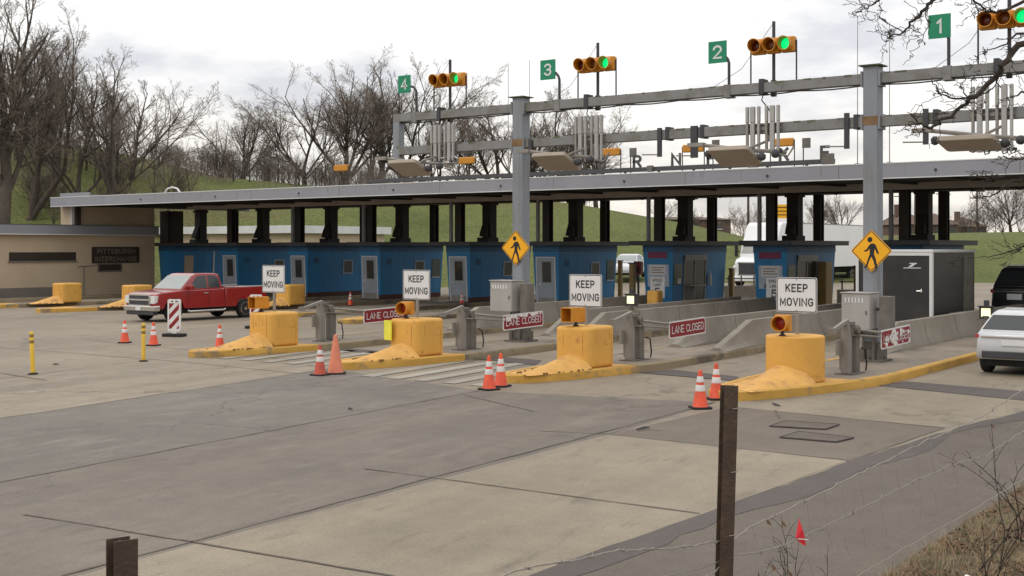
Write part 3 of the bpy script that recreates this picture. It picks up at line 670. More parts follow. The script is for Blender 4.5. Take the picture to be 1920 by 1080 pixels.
# ================================================================== concrete barriers on the islands
def barrier(i, side, Y0, Y1, label, slope=1.4, inset=.32):
    s = ISL[i]; X0 = s.x(Y0)+side*(s.hw-inset)
    t = MB(); prof = [(-.30,0),(.30,0),(.30,.07),(.17,.30),(.10,.74),(-.10,.74),(-.17,.30),(-.30,.07)]
    ys = [0, .05] + [slope*k/4 for k in range(1,5)] ; y = slope+1
    while y < Y1-Y0: ys.append(y); y += 2.0
    ys.append(Y1-Y0)
    n = len(prof)
    for y in ys:
        f = .12+.88*y/slope if y < slope else 1.0
        dx = s.k*y
        for px_, pz in prof: t.v.append((px_+dx, y, pz*f))
    for j in range(len(ys)-1):
        for k in range(n): t.f.append((j*n+k, j*n+(k+1)%n, (j+1)*n+(k+1)%n, (j+1)*n+k))
    t.f.append(tuple(range(n))); t.f.append(tuple((len(ys)-1)*n+k for k in range(n)))
    e = empty('concrete_barrier', (X0, Y0, ZI-.004), label, 'concrete barrier', group='concrete barriers along the islands')
    t.cut = len(t.f); b = t; y = slope+2.2
    while y < Y1-Y0-1:
        dx = s.k*y
        for sd_ in (1,-1): b.add([(dx+sd_*.305,y,.0),(dx+sd_*.305,y+.03,.0),(dx+sd_*.305,y+.03,.07),(dx+sd_*.305,y,.07),(dx+sd_*.174,y,.30),(dx+sd_*.174,y+.03,.30),(dx+sd_*.104,y,.73),(dx+sd_*.104,y+.03,.73)], [(0,1,2,3),(3,2,5,4),(4,5,7,6)])
        y += 3.0
    t.build('wall', ('concrete', 'joint'), e, smooth=30)
barrier(0, -1, 31.8, 48, 'concrete barrier in front of the black trailer', 1.6, .36)
barrier(1, 1, 30.0, 47.5, 'concrete barrier rising at the kerb end right of the closure board', 2.2, .32)
barrier(1, -1, 30.5, 47.5, 'concrete barrier behind the intact red closure board', 1.6)
barrier(2, 1, 31.5, 47.5, 'concrete barrier carrying the lit lamp left of the speed sign', 1.6)
barrier(2, -1, 32.0, 47.5, 'concrete barrier directly right of the centre pillar cabinet, behind the lamp wall', 1.6)
barrier(3, 1, 32.0, 47.5, 'concrete barrier left of the centre pillar below the blue booths', 1.6)

# lit lane lamps standing on barriers
def lane_lamp(px, py, X, z0, label):
    Y = yat(px, X); zc = zat(py, X, Y) - z0
    t = empty('lane_lamp', (X, Y, z0), label, 'lamp', group='lit lane lamps')
    MB().box(-.09,.09,-.06,.06,0,.03).box(-.045,.045,-.045,.045,.03,zc-.18).box(-.26,.26,-.03,.03,zc-.235,zc-.19).build('stand', 'steel_dark', t)
    MB().box(-.20,.20,-.02,.14,zc-.19,zc+.19).box(-.22,.22,-.12,-.02,zc+.17,zc+.20).box(-.07,.07,.0,.10,zc+.19,zc+.36).build('housing', 'dark', t, bevel=.01)
    MB().box(-.13,.13,-.035,-.0205,zc-.125,zc+.125).build('lamp_face', 'lamp', t)
s2 = ISL[2]; X_ = s2.x(35.5)+s2.hw-.32
lane_lamp(1183, 562, X_, ZI+.735, 'lit square lamp on the barrier near the centre booths')
lane_lamp(1849, 586, ISL[0].x(36.5)+.32, ZI+.735, 'lit square lamp beside the black trailer above the white car')

# ================================================================== gantry over the lanes
GY = 29.8
GX = [xat(977, GY), xat(1637, GY)]
g = empty('sign_gantry', (GX[0], GY, ZI), 'blue grey steel gantry of two pillars and two long beams over the lanes', 'gantry')
gx = GX[0]
xl = xat(742, GY)-gx; xr = 6.5-gx
def zg(z_): return z_-ZI
for X in GX:
    x = X-gx
    c = MB().box(x-.19, x+.19, -.19, .19, .45, zg(7.40)).build('pillar', 'gantry', g, bevel=.03)
    MB().box(x-.27,x+.27,-.27,.27,zg(7.40),zg(7.43)).build('cap', 'moss', c)
    b = MB().box(x-.36,x+.36,-.36,.36,0,.05); b.box(x-.26,x+.26,-.26,.26,.05,.30); b.box(x-.21,x+.21,-.21,.21,.30,.455)
    for k in range(8):
        a = k*math.pi/4; b.lathe([(.03,.05),(.03,.12)], 6, (x+.31*math.cos(a), .31*math.sin(a), 0))
    b.build('foot', 'steel_dark', c)
    MB().box(x-.194,x+.194,-.194,.194,zg(5.95),zg(6.17)).build('rust_band', 'rust', c)
segs = [(xl, GX[0]-gx-.195), (GX[0]-gx+.195, GX[1]-gx-.195), (GX[1]-gx+.195, xr)]
for z0, z1 in ((6.97,7.23),(5.915,6.175)):
    for k, (a, c) in enumerate(segs):
        bm_ = MB().box(a, c, -.13, .13, zg(z0), zg(z1)).build('beam', 'gantry_beam', g, bevel=.012)
        q = MB()
        for X in GX:
            x = X-gx
            if abs(c-(x-.195)) < .01: q.box(c-.05, c+.0, -.20, .20, zg(z0)-.07, zg(z1)+.05)
            if abs(a-(x+.195)) < .01: q.box(a, a+.05, -.20, .20, zg(z0)-.07, zg(z1)+.05)
        q.build('end_plate', 'gantry', bm_)
        random.seed(int(z0*10)+k); q = MB(); xx = a+.15
        while xx < c-.3:
            ln = .05+.25*random.random(); q.box(xx, xx+ln, -.1325, .1325, zg(z1)-.01-.05*random.random()**2, zg(z1)+.003); xx += ln+.1+.5*random.random()
        q.build('moss_line', 'moss', bm_)
b = MB()
for a, c in segs:
    n = max(2, int((c-a)/1.6)); P = []
    for k in range(n*4+1): P.append((a+(c-a)*k/(n*4), -.05, zg(6.945)-.035*math.sin(math.pi*(k % 4)/4)))
    b.tube(P, .018, 6)
b.build('conduit', 'dark', g, smooth=60)
MB().box(xl, xl+.26, -.131, .131, zg(5.6), zg(6.969)).build('end_post', 'gantry', g, bevel=.012)

# pillar cabinets and pedestrian diamonds
for X, y0, y1, lb in ((GX[1], 550, 616, 'pale grey vented cabinet on the right pillar beside the trailer'), (GX[0], 527, 583, 'pale grey vented cabinet on the centre pillar')):
    za, zb = zat(y1, X, GY-.5), zat(y0, X, GY-.5)
    wd = .70 if X == GX[1] else .78
    t = empty('control_cabinet', (X-.12, GY-.22, za), lb, 'cabinet', group='cabinets on the gantry pillars')
    h = zb-za
    MB().box(-wd/2,wd/2,-.62,0.0,0,h).box(-wd/2-.03,wd/2+.03,-.65,0,h,h+.03).build('housing', 'cabinet', t, bevel=.012)
    b = MB()
    for k in range(6): b.box(-wd/2+.09+k*(wd-.2)/6, -wd/2+.07+(k+1)*(wd-.2)/6-.03, -.634, -.621, h-.22, h-.10)
    b.build('vents', 'white_edge', t)
    MB().box(wd/2-.10, wd/2-.07, -.645, -.621, h*.42, h*.52).build('latch', 'steel_dark', t)
    MB().box(wd/2+.16, wd/2+.42, -.42,-.05, -.06, h-.06).box(wd/2, wd/2+.16,-.16,-.1,h*.5,h*.6).build('side_box', 'steel_dark', t, bevel=.01)
    b = MB(); b.tube([(wd/2-.1,-.1,0),(wd/2-.1,-.1,-za+ZI)], .04, 8); b.tube([(0,-.1,0),(0,-.1,-za+ZI)], .03, 8); b.build('conduit', 'steel_dark', t, smooth=60)
PED = [  # walking figure, unit box about 1.0 high
    [(-.02,.24),(.07,.25),(.13,.20),(.20,.02),(.22,-.04),(.185,-.055),(.155,-.02),(.095,.10),(.075,-.05),(.13,-.20),(.17,-.40),(.185,-.46),(.12,-.465),(.06,-.24),(.0,-.12),(-.07,-.26),(-.12,-.42),(-.20,-.46),(-.20,-.40),(-.165,-.39),(-.10,-.20),(-.045,-.05),(-.045,.10),(-.12,.03),(-.20,.01),(-.205,.05),(-.14,.08),(-.07,.19)],
]
for X, px, y0, y1, hd, lb in ((GX[1], 1634, 431, 510, .52, 'amber walking pedestrian diamond on the right pillar, the larger'), (GX[0], 967, 432, 497, .52, 'amber walking pedestrian diamond on the centre pillar')):
    Xd = xat(px, GY-.24); zc = zat((y0+y1)/2, Xd, GY-.24)
    t = empty('pedestrian_sign', (Xd, GY-.235, zc), lb, 'road sign', group='pedestrian warning diamonds')
    mx = FACE_FRONT @ Matrix.Rotation(R(45), 4, 'Z'); sd_ = hd*1.414
    MB().prism(rrect(sd_, sd_, .05), 0, .012, mx).build('sign_panel', 'diamond', t)
    b = MB(); o1, i1 = rrect(sd_-.03, sd_-.03, .045), rrect(sd_-.065, sd_-.065, .035); n = len(o1)
    b.v = [tuple(mx @ Vector((x, y, .0145))) for x, y in o1+i1]; b.f = [(k, (k+1)%n, n+(k+1)%n, n+k) for k in range(n)]; b.build('border', 'ink', t)
    b = MB(); b.prism([(x*.86-.0, y*.86-.03) for x, y in PED[0]], .0125, .016, FACE_FRONT)
    b.prism([(-.035+.062*math.cos(k*math.pi/8), .275+.066*math.sin(k*math.pi/8)) for k in range(16)], .0125, .016, FACE_FRONT); b.build('walking_figure', 'ink', t)
    MB().box(-.05,.05,.0005,.045,-.3,.3).build('bracket', 'steel', t)

# lane number signs, signals, masts, antennas
YF = GY-.0
def number_sign(px, y0, y1, ppx, num, label):
    X = xat(ppx, YF); zc = zat((y0+y1)/2, X, YF); z0 = 7.23
    t = empty('lane_number_sign', (X, YF, z0), label, 'lane sign', group='green lane number signs')
    xs = xat(px, YF)-X; h = (y1-y0)*dep(X, YF)/F*.98; wd = h*.92; zc -= z0
    MB().tube([(0,0,0),(0,0,zc-h*.55),(-.03,0,zc-h*.38),(-.12,0,zc-h*.2),(xs+wd*.3,.02,zc-h*.12)], .04, 10).build('curved_post', 'dark', t, smooth=60)
    MB().box(-.09,.09,-.145,.145,-.30,.02).box(-.12,.12,-.16,.16,-.32,-.29).build('clamp', 'gantry_beam', t)
    MB().box(xs-wd/2,xs+wd/2,-.055,-.035,zc-h/2,zc+h/2).build('sign_panel', 'green_sign', t)
    text('lettering', num, h*.62, 'white', t, (xs, -.0575, zc), st=.15)
number_sign(1347, 75, 117, 1367, '2', 'green lane number 2 sign on a curved post')
number_sign(1029, 110, 148, 1049, '3', 'green lane number 3 sign on a curved post')
number_sign(760, 139, 173, 781, '4', 'green lane number 4 sign on a curved post at the gantry end')
number_sign(1763, 25, 71, 1779, '1', 'green lane number 1 sign behind bare overhanging twigs')

def signal_body(t, n=3, sec=.40, back=False, lit=2):
    for k in range(n):
        x = (k-(n-1)/2)*sec
        hs = MB().box(x-sec/2+.004, x+sec/2-.004, -.10, .12, -.2, .2).build('housing', 'signal_yellow', t, bevel=.04, seg=2)
        b = MB(); q = 18
        for j in range(q):
            a0, a1 = 2*math.pi*j/q, 2*math.pi*(j+1)/q
            ring = lambda a, r_, y: (x+r_*math.cos(a), y + (.10*(1-math.sin(a))/2 if y < -.2 else 0), r_*math.sin(a))
            o = len(b.v); b.v += [ring(a0,.172,-.09), ring(a1,.172,-.09), ring(a1,.178,-.40), ring(a0,.178,-.40), ring(a1,.158,-.40), ring(a0,.158,-.40), ring(a1,.158,-.09), ring(a0,.158,-.09)]
            b.f += [(o,o+1,o+2,o+3),(o+3,o+2,o+4,o+5),(o+5,o+4,o+6,o+7)]
        b.build('visor', 'signal_yellow', hs, smooth=40)
        MB().lathe([(.002,.05),(.07,.045),(.12,.025),(.152,0)], 20, mx=Matrix.Translation((x,-.105,0)) @ Matrix.Rotation(R(90),4,'X')).build('lens', ('dark_lens','amber_lens','green_lens')[k], hs, smooth=50)
def signal(px, py, mpx, mtop, label):
    X = xat(px, YF-.2); zc = zat(py, X, YF-.2)
    t = empty('traffic_signal', (X, YF, zc), label, 'traffic signal', group='lane signals on the gantry', rz=R(3))
    signal_body(t)
    MB().tube([(-.62,.0,7.23-zc),(-.62,0,.1),(-.60,0,0)], .022, 8).build('post', 'dark', t, smooth=60); MB().tube([(.62,0,7.23-zc),(.62,0,.1),(.60,0,0)], .022, 8).build('post', 'dark', t, smooth=60)
    xm = xat(mpx, YF+.16)-X; zt = zat(mtop, X+xm, YF+.16)-zc
    MB().tube([(xm,.18,6.9-zc),(xm,.18,zt)], .045, 8).box(xm-.28,xm-.16,-.15,.2,6.92-zc,7.32-zc).box(xm-.06,xm+.06,.12,.24,6.88-zc,7.3-zc).build('mast', 'dark', t, smooth=40)
    MB().tube([(xm,.18,zt-.03),(xm-.9,.18,(zt+7.2-zc)/2-.35),(xm-1.75,.14,7.2-zc)], .007, 5).build('guy_wire', 'dark', t)
    MB().tube([(xm-.22,.0,6.93-zc),(xm-.25,-.02,6.78-zc),(xm-.05,-.05,6.55-zc),(xm+.05,-.02,6.30-zc),(xm,0,6.1-zc)], .016, 6).build('cable', 'black', t, smooth=60)
signal(836, 149, 844, 112, 'green lit lane signal beside the number 4 sign')
signal(1112, 120, 1121, 80, 'green lit lane signal beside the number 3 sign')
signal(1444, 84, 1451, 40, 'green lit lane signal beside the number 2 sign')
signal(1882, 34, 1893, -30, 'green lit lane signal at the corner behind bare twigs')

def array(px, y0, y1, label):
    Y = GY-.2; X = xat(px, Y); zt = zat(y0, X, Y); zb = zat(y1, X, Y); z0 = 6.05
    t = empty('antenna_array', (X, GY, z0), label, 'antenna', group='toll antenna arrays on the lower beam')
    for k, (x, wd) in enumerate(((-.42,.075),(-.27,.13),(-.10,.075),(.12,.075),(.28,.13),(.44,.075))):
        q = MB().box(x-wd/2,x+wd/2,-.27,-.17,.14,zt-z0).build('upper_panel', 'antenna', t, bevel=.015)
        MB().box(x-wd/2+.006,x+wd/2-.006,-.26,-.18,zb-z0,.138).build('lower_panel', 'antenna' if k % 3 else 'steel', t, bevel=.01)
    MB().box(-.5,.5,-.168,-.134,-.06,.02).box(-.5,.5,-.168,-.134,.08,.12).build('mounting_rail', 'steel', t)
    b = MB(); random.seed(int(px))
    for x in (-.2,.2,.38): b.tube([(x,-.2,zb-z0+.1),(x+.03,-.12,zb-z0-.05),(x+.12,-.15,zb-z0-.02),(x+.16,-.2,zb-z0+.06)], .018, 6)
    b.box(-.5,.55,-.24,-.18,zb-z0+.02,zb-z0+.08); b.build('cable_loop', 'dark', t, smooth=50)
array(830, 234, 302, 'antenna array of pale upright panels in lane 4, before the trees')
array(1104, 217, 303, 'antenna array of pale upright panels in lane 3, right of the centre pillar')
array(1430, 199, 287, 'antenna array of pale upright panels in lane 2')
array(1860, 160, 285, 'antenna array of pale upright panels in lane 1 at the photo edge')

def reader(px, py, wd, label, tilt=-24, arm=True):
    Y = GY-1.0; X = xat(px, Y); zc = zat(py, X, Y)
    t = empty('reader_panel', (X, Y, zc), label, 'reader panel', group='beige reader panels under the gantry')
    mx = Matrix.Rotation(R(tilt), 4, 'X')
    MB().prism(rrect(wd, .92, .10, 3), -.06, .06, mx).build('housing', 'beige', t, bevel=.02)
    MB().box(-wd*.3,-wd*.3+.05,-.1,.35,.06,.11,mx).box(wd*.3-.05,wd*.3,-.1,.35,.06,.11,mx).build('rib', 'beige', t)
    if arm:
        b = MB(); b.tube([(-.95,-.15,.33),(.2,.25,.17),(.95,1.0,.12)], .05, 6); b.tube([(.3,.2,.2),(.5,.95,.45),(.5,1.0,.85)], .035, 6); b.tube([(.75,.5,.1),(1.1,.75,.0),(1.2,.9,.25)], .03, 6); b.box(-1.25,-.8,-.22,-.05,.28,.38)
        b.build('support_arm', 'steel', t, smooth=40)
    b = MB(); b.lathe([(.04,-.12),(.10,-.08),(.11,.02),(.05,.08)], 10, (wd*.5+.14,.05,-.02)); b.lathe([(.04,-.12),(.10,-.08),(.11,.02),(.05,.08)], 10, (wd*.5+.42,.25,.05)); b.lathe([(.03,-.1),(.09,-.06),(.10,.04),(.05,.1)], 10, (-wd*.5-.12,-.1,.08))
    b.build('camera_pods', 'dark', t, smooth=50)
reader(768, 315, 1.15, 'beige reader panel at the left gantry end before the trees')
reader(1042, 303, 1.15, 'beige reader panel right of the centre pillar')
reader(1378, 293, 1.15, 'beige reader panel with long arm in front of the roof letters')
reader(1818, 268, 1.25, 'beige reader panel at the right among bare twigs', -12)
for px, y0, y1 in ((1237,240,294),(1302,236,296),(1588,212,279),(1736,204,271),(995,262,272+8)):
    X = xat(px, GY-.16); z1 = zat(y0, X, GY-.16); z0 = zat(y1, X, GY-.16)
    t = empty('hanging_bracket', (X, GY, 6.0), {1237:'dark drop bracket on the lower beam right of the lane 3 antennas', 1302:'thick dark drop bracket on the lower beam above the letter N', 1588:'dark drop bracket on the lower beam just left of the right pillar', 1736:'dark drop bracket on the lower beam right of the right pillar', 995:'short dark bracket beside the centre pillar'}[px], 'bracket', group='drop brackets on the lower beam')
    wd = .06 if px != 1302 else .1
    MB().box(-wd,wd,-.20,-.132,z0-6.0,z1-6.0).build('drop_tube', 'dark', t)
    if px != 995:
        MB().box(.16,.27,-.15,.15,-.12,.24).build('clamp', 'dark', t)
        b = MB(); b.tube([(-.05,-.17,z0-5.94),(-.55,-.17,z0-5.92)], .018, 6); b.build('cross_rod', 'steel', t)
# thin whip aerials
for px, y0, Y, lb in ((953,117,46,'thin whip aerial left of the centre pillar cap'),(993,112,46,'thin whip aerial just right of the centre pillar cap'),(1608,30,46,'thin whip aerial left of the right pillar cap'),(1668,42,46,'thin whip aerial right of the right pillar cap')):
    X = xat(px, Y); zt = zat(y0, X, Y)
    t = empty('whip_aerial', (X, Y, 5.98), lb, 'aerial', group='whip aerials')
    MB().tube([(0,0,.2),(0,0,zt-5.98)], [.022,.012], 6).build('rod', 'steel', t); MB().box(-.08,.08,-.08,.08,0,.2).build('mount', 'dark', t)
# slack guy wires from the masts

# ================================================================== toll canopy
CY0, CY1 = 42.0, 57.0
CXL = xat(95, CY0); CXR = 14.0
zt_, zb_ = 5.85, 5.36
cn = empty('toll_canopy', (0, CY0, 0), 'long flat toll plaza canopy with grey metal fascia on dark brown steel columns', 'canopy')
MB().slab([(.10,5.50),(CY1-CY0,5.72),(CY1-CY0,5.98),(.10,5.84)], CXL+.05, CXR).build('roof_deck', 'roof', cn)
fb = MB().box(CXL, CXR, -.02, .08, zb_, zt_).build('front_fascia', 'fascia', cn)
MB().box(CXL-.01, CXR, -.035, .10, zt_, zt_+.035).build('top_trim', 'white_edge', fb)
MB().box(CXL-.01, CXR, -.03, .10, zb_-.03, zb_).build('bottom_trim', 'white_edge', fb)
b = MB(); x = CXL+5
while x < CXR: b.box(x, x+.02, -.0235, -.019, zb_+.005, zt_-.005); x += 6.1
b.build('panel_seams', 'steel_dark', fb)
b = MB(); x = CXL+8.4; random.seed(5)
while x < CXR: b.lathe([(.05,0),(.05,.03)], 8, mx=Matrix.Translation((x,-.02,5.58)) @ Matrix.Rotation(R(90),4,'X')); x += 6.1
b.build('drain_spouts', 'dark', fb)
b = MB(); x = CXL+8.4; random.seed(15)
while x < CXR:
    b.box(x-.03,x+.025,-.0212,-.019,5.37,5.54)
    for _ in range(5): u = x+random.uniform(.4,5.6); h_ = random.uniform(.08,.36); b.box(u,u+random.uniform(.02,.08),-.0212,-.019,5.84-h_,5.846)
    x += 6.1
b.build('water_stains', 'stain', fb)
MB().box(CXL, CXL+.10, .08, CY1-CY0, 5.42, 5.84).build('end_fascia', 'fascia', cn)
MB().box(CXL+.4, CXL+3.2, .35, .45, 5.84, 6.12).box(CXL+.4, CXL+.5, .45, 9, 5.84, 6.12).build('upper_kerb', 'fascia', cn)
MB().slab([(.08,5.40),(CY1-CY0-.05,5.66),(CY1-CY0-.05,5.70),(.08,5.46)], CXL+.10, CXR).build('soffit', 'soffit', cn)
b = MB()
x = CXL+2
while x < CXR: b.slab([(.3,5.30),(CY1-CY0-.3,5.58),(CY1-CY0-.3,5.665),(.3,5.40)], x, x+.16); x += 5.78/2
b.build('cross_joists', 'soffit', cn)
MB().box(CXL+4.5, CXR, 6.2, 6.45, 5.24, 5.55).build('front_beam', 'beam', cn)
MB().box(CXL+4.5, CXR, 12.6, 12.85, 5.40, 5.68).build('rear_beam', 'beam', cn)
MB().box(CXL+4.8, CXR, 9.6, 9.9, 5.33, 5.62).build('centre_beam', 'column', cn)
def hcol(b, x, y, z0, z1, s_):
    t = s_*.16
    b.box(x-s_/2,x+s_/2,y-s_/2,y-s_/2+t,z0,z1); b.box(x-s_/2,x+s_/2,y+s_/2-t,y+s_/2,z0,z1); b.box(x-t*.6,x+t*.6,y-s_/2+t,y+s_/2-t,z0,z1)
bxs = [bx_[0]+11.6, bx_[0]+5.75] + list(bx_)
for i, X in enumerate(bxs):
    for j, (Y, s_, zt2) in enumerate(((49.35,.38,5.25),(51.9,.54,5.52),(54.75,.38,5.42))):
        X2 = X - .03*(Y-49.2)
        b = MB()
        if j == 1: b.box(X2-s_/2, X2+s_/2, Y-CY0-s_/2, Y-CY0+s_/2, 3.27, zt2)
        else: hcol(b, X2, Y-CY0, 3.27, zt2, s_)
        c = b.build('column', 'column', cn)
        if j == 1:
            MB().box(X2-.34,X2+.34,Y-CY0-.62,Y-CY0+.34,3.262,3.5).slab([(Y-CY0-.30,3.55),(Y-CY0-.62,3.55),(Y-CY0-.55,3.8),(Y-CY0-.29,4.35)], X2-.2, X2+.2).build('column_base', 'column', c)
            MB().box(X2-.34,X2+.34,Y-CY0-.34,Y-CY0+.34,5.2,5.34).build('column_head', 'column', c)
MB().box(CXL+.9, CXL+1.2, .9, 1.2, 4.28, 5.41).build('column', 'column', cn)
MB().box(bx_[7]-.75, bx_[7]+.70, 7.25, 7.9, 3.27, 5.24).build('column', 'column', cn)
# lamps and pale tubes below the canopy
b = MB(); random.seed(9)
for X in bxs[:6]:
    for dx in (-1.9, 2.2): b.lathe([(.04,.12),(.13,.04),(.14,-.05),(.05,-.12)], 10, (X+dx, 9.0, 5.34)); b.box(X+dx-.03,X+dx+.03,8.97,9.03,5.42,5.6)
b.build('under_lamps', 'dark', cn, smooth=50)
for k, X in enumerate(bxs[1:8]):
    MB().tube([(X-.55, 49.3-CY0, 3.27),(X-.55,49.3-CY0,5.4)], .10, 8).build('lit_flange_tube', 'fascia', cn, smooth=60)  # pale grey tube stands in for the lit flange of the column

# roof sign letters on their rail
RX = {c: xat(px, 43.0) for c, px in (('T',1062),('U',1128),('R',1195),('N',1268),('P',1334),('I',1398),('K',1470),('E',1547))}
rs = empty('roof_sign', (RX['R'], 43.0, 5.97), 'dark rail of upright letters along the front of the canopy roof', 'roof sign')
x0 = xat(690, 43.0)-RX['R']; x1 = RX['E']-RX['R']+.35
b = MB().box(x0, x1, -.09, .09, .03, .20)
x = x0+.2
while x < x1: b.box(x-.04,x+.04,-.04,.04,-.05,.08); x += 1.55
b.build('rail', 'letter', rs)
for c, X in RX.items(): text('letter', c, .50, 'letter', rs, (X-RX['R'], .02, .20+.25), st=.20, ext=.06, sx=.95)
# square junction boxes on the rail
b = MB()
for px, q in ((1220,.12), (1412,.2), (1553,.22)): X = xat(px, 42.9)-RX['R']; b.box(X-q,X+q,-.2,-.062,.0,.08+q*1.4)
b.build('junction_box', 'steel_dark', rs)
# signals for the opposite direction and backs of their number boards, standing along the roof
def rear_signal(px, py, label, Y=54.0):
    X = xat(px, Y); zc = zat(py, X, Y); z0 = 6.02
    t = empty('rear_signal', (X, Y, z0), label, 'traffic signal', group='signals facing the opposite traffic on the roof')
    MB().box(-.56,.56,-.1,.12,zc-z0-.19,zc-z0+.19).build('housing', 'signal_yellow', t, bevel=.05)
    b = MB()
    for s_ in (-.6,.6): b.tube([(s_,0,0),(s_,0,zc-z0+.1)], .028, 6)
    b.build('posts', 'dark', t)
for px, py, lb in ((640,315,'amber signal on the roof in front of the left bare trees'),(876,301,'amber signal on the roof left of the centre pillar'),(1145,285,'amber signal on the roof left of the letter R'),(1300,278,'amber signal on the roof right of the letter N'),(1467,267,'amber signal on the roof above the letter K')): rear_signal(px, py, lb)
for px, py, lb in ((1187,286,'back of a square board left above the letter R'),(1342,271,'back of a square board left of the lane 2 antennas'),(1512,268,'back of a square board left of the letter E')):
    Y = 54.0; X = xat(px, Y); zc = zat(py, X, Y)
    t = empty('board_back', (X, Y, 6.02), lb, 'sign back', group='backs of lane boards on the roof')
    MB().box(-.2,.2,-.02,.02,zc-6.02-.23,zc-6.02+.23).build('panel', 'steel_dark', t); MB().tube([(-.17,.05,0),(-.17,.05,zc-6.02)], .03, 6).build('post', 'dark', t)
# small domed roof vent at the left
t = empty('roof_vent', (xat(323, 47), 47.0, 5.97), 'white arched roof vent on the left part of the canopy', 'roof vent')
b = MB(); b.tube([(-.75,0,0),(-.7,0,.25),(-.45,0,.48),(0,0,.56),(.45,0,.48),(.7,0,.25),(.75,0,0)], .06, 8); b.build('hoop', 'white_edge', t, smooth=60)
MB().box(-.6,.6,-.3,.3,0,.25).build('curb_box', 'steel', t, bevel=.03)

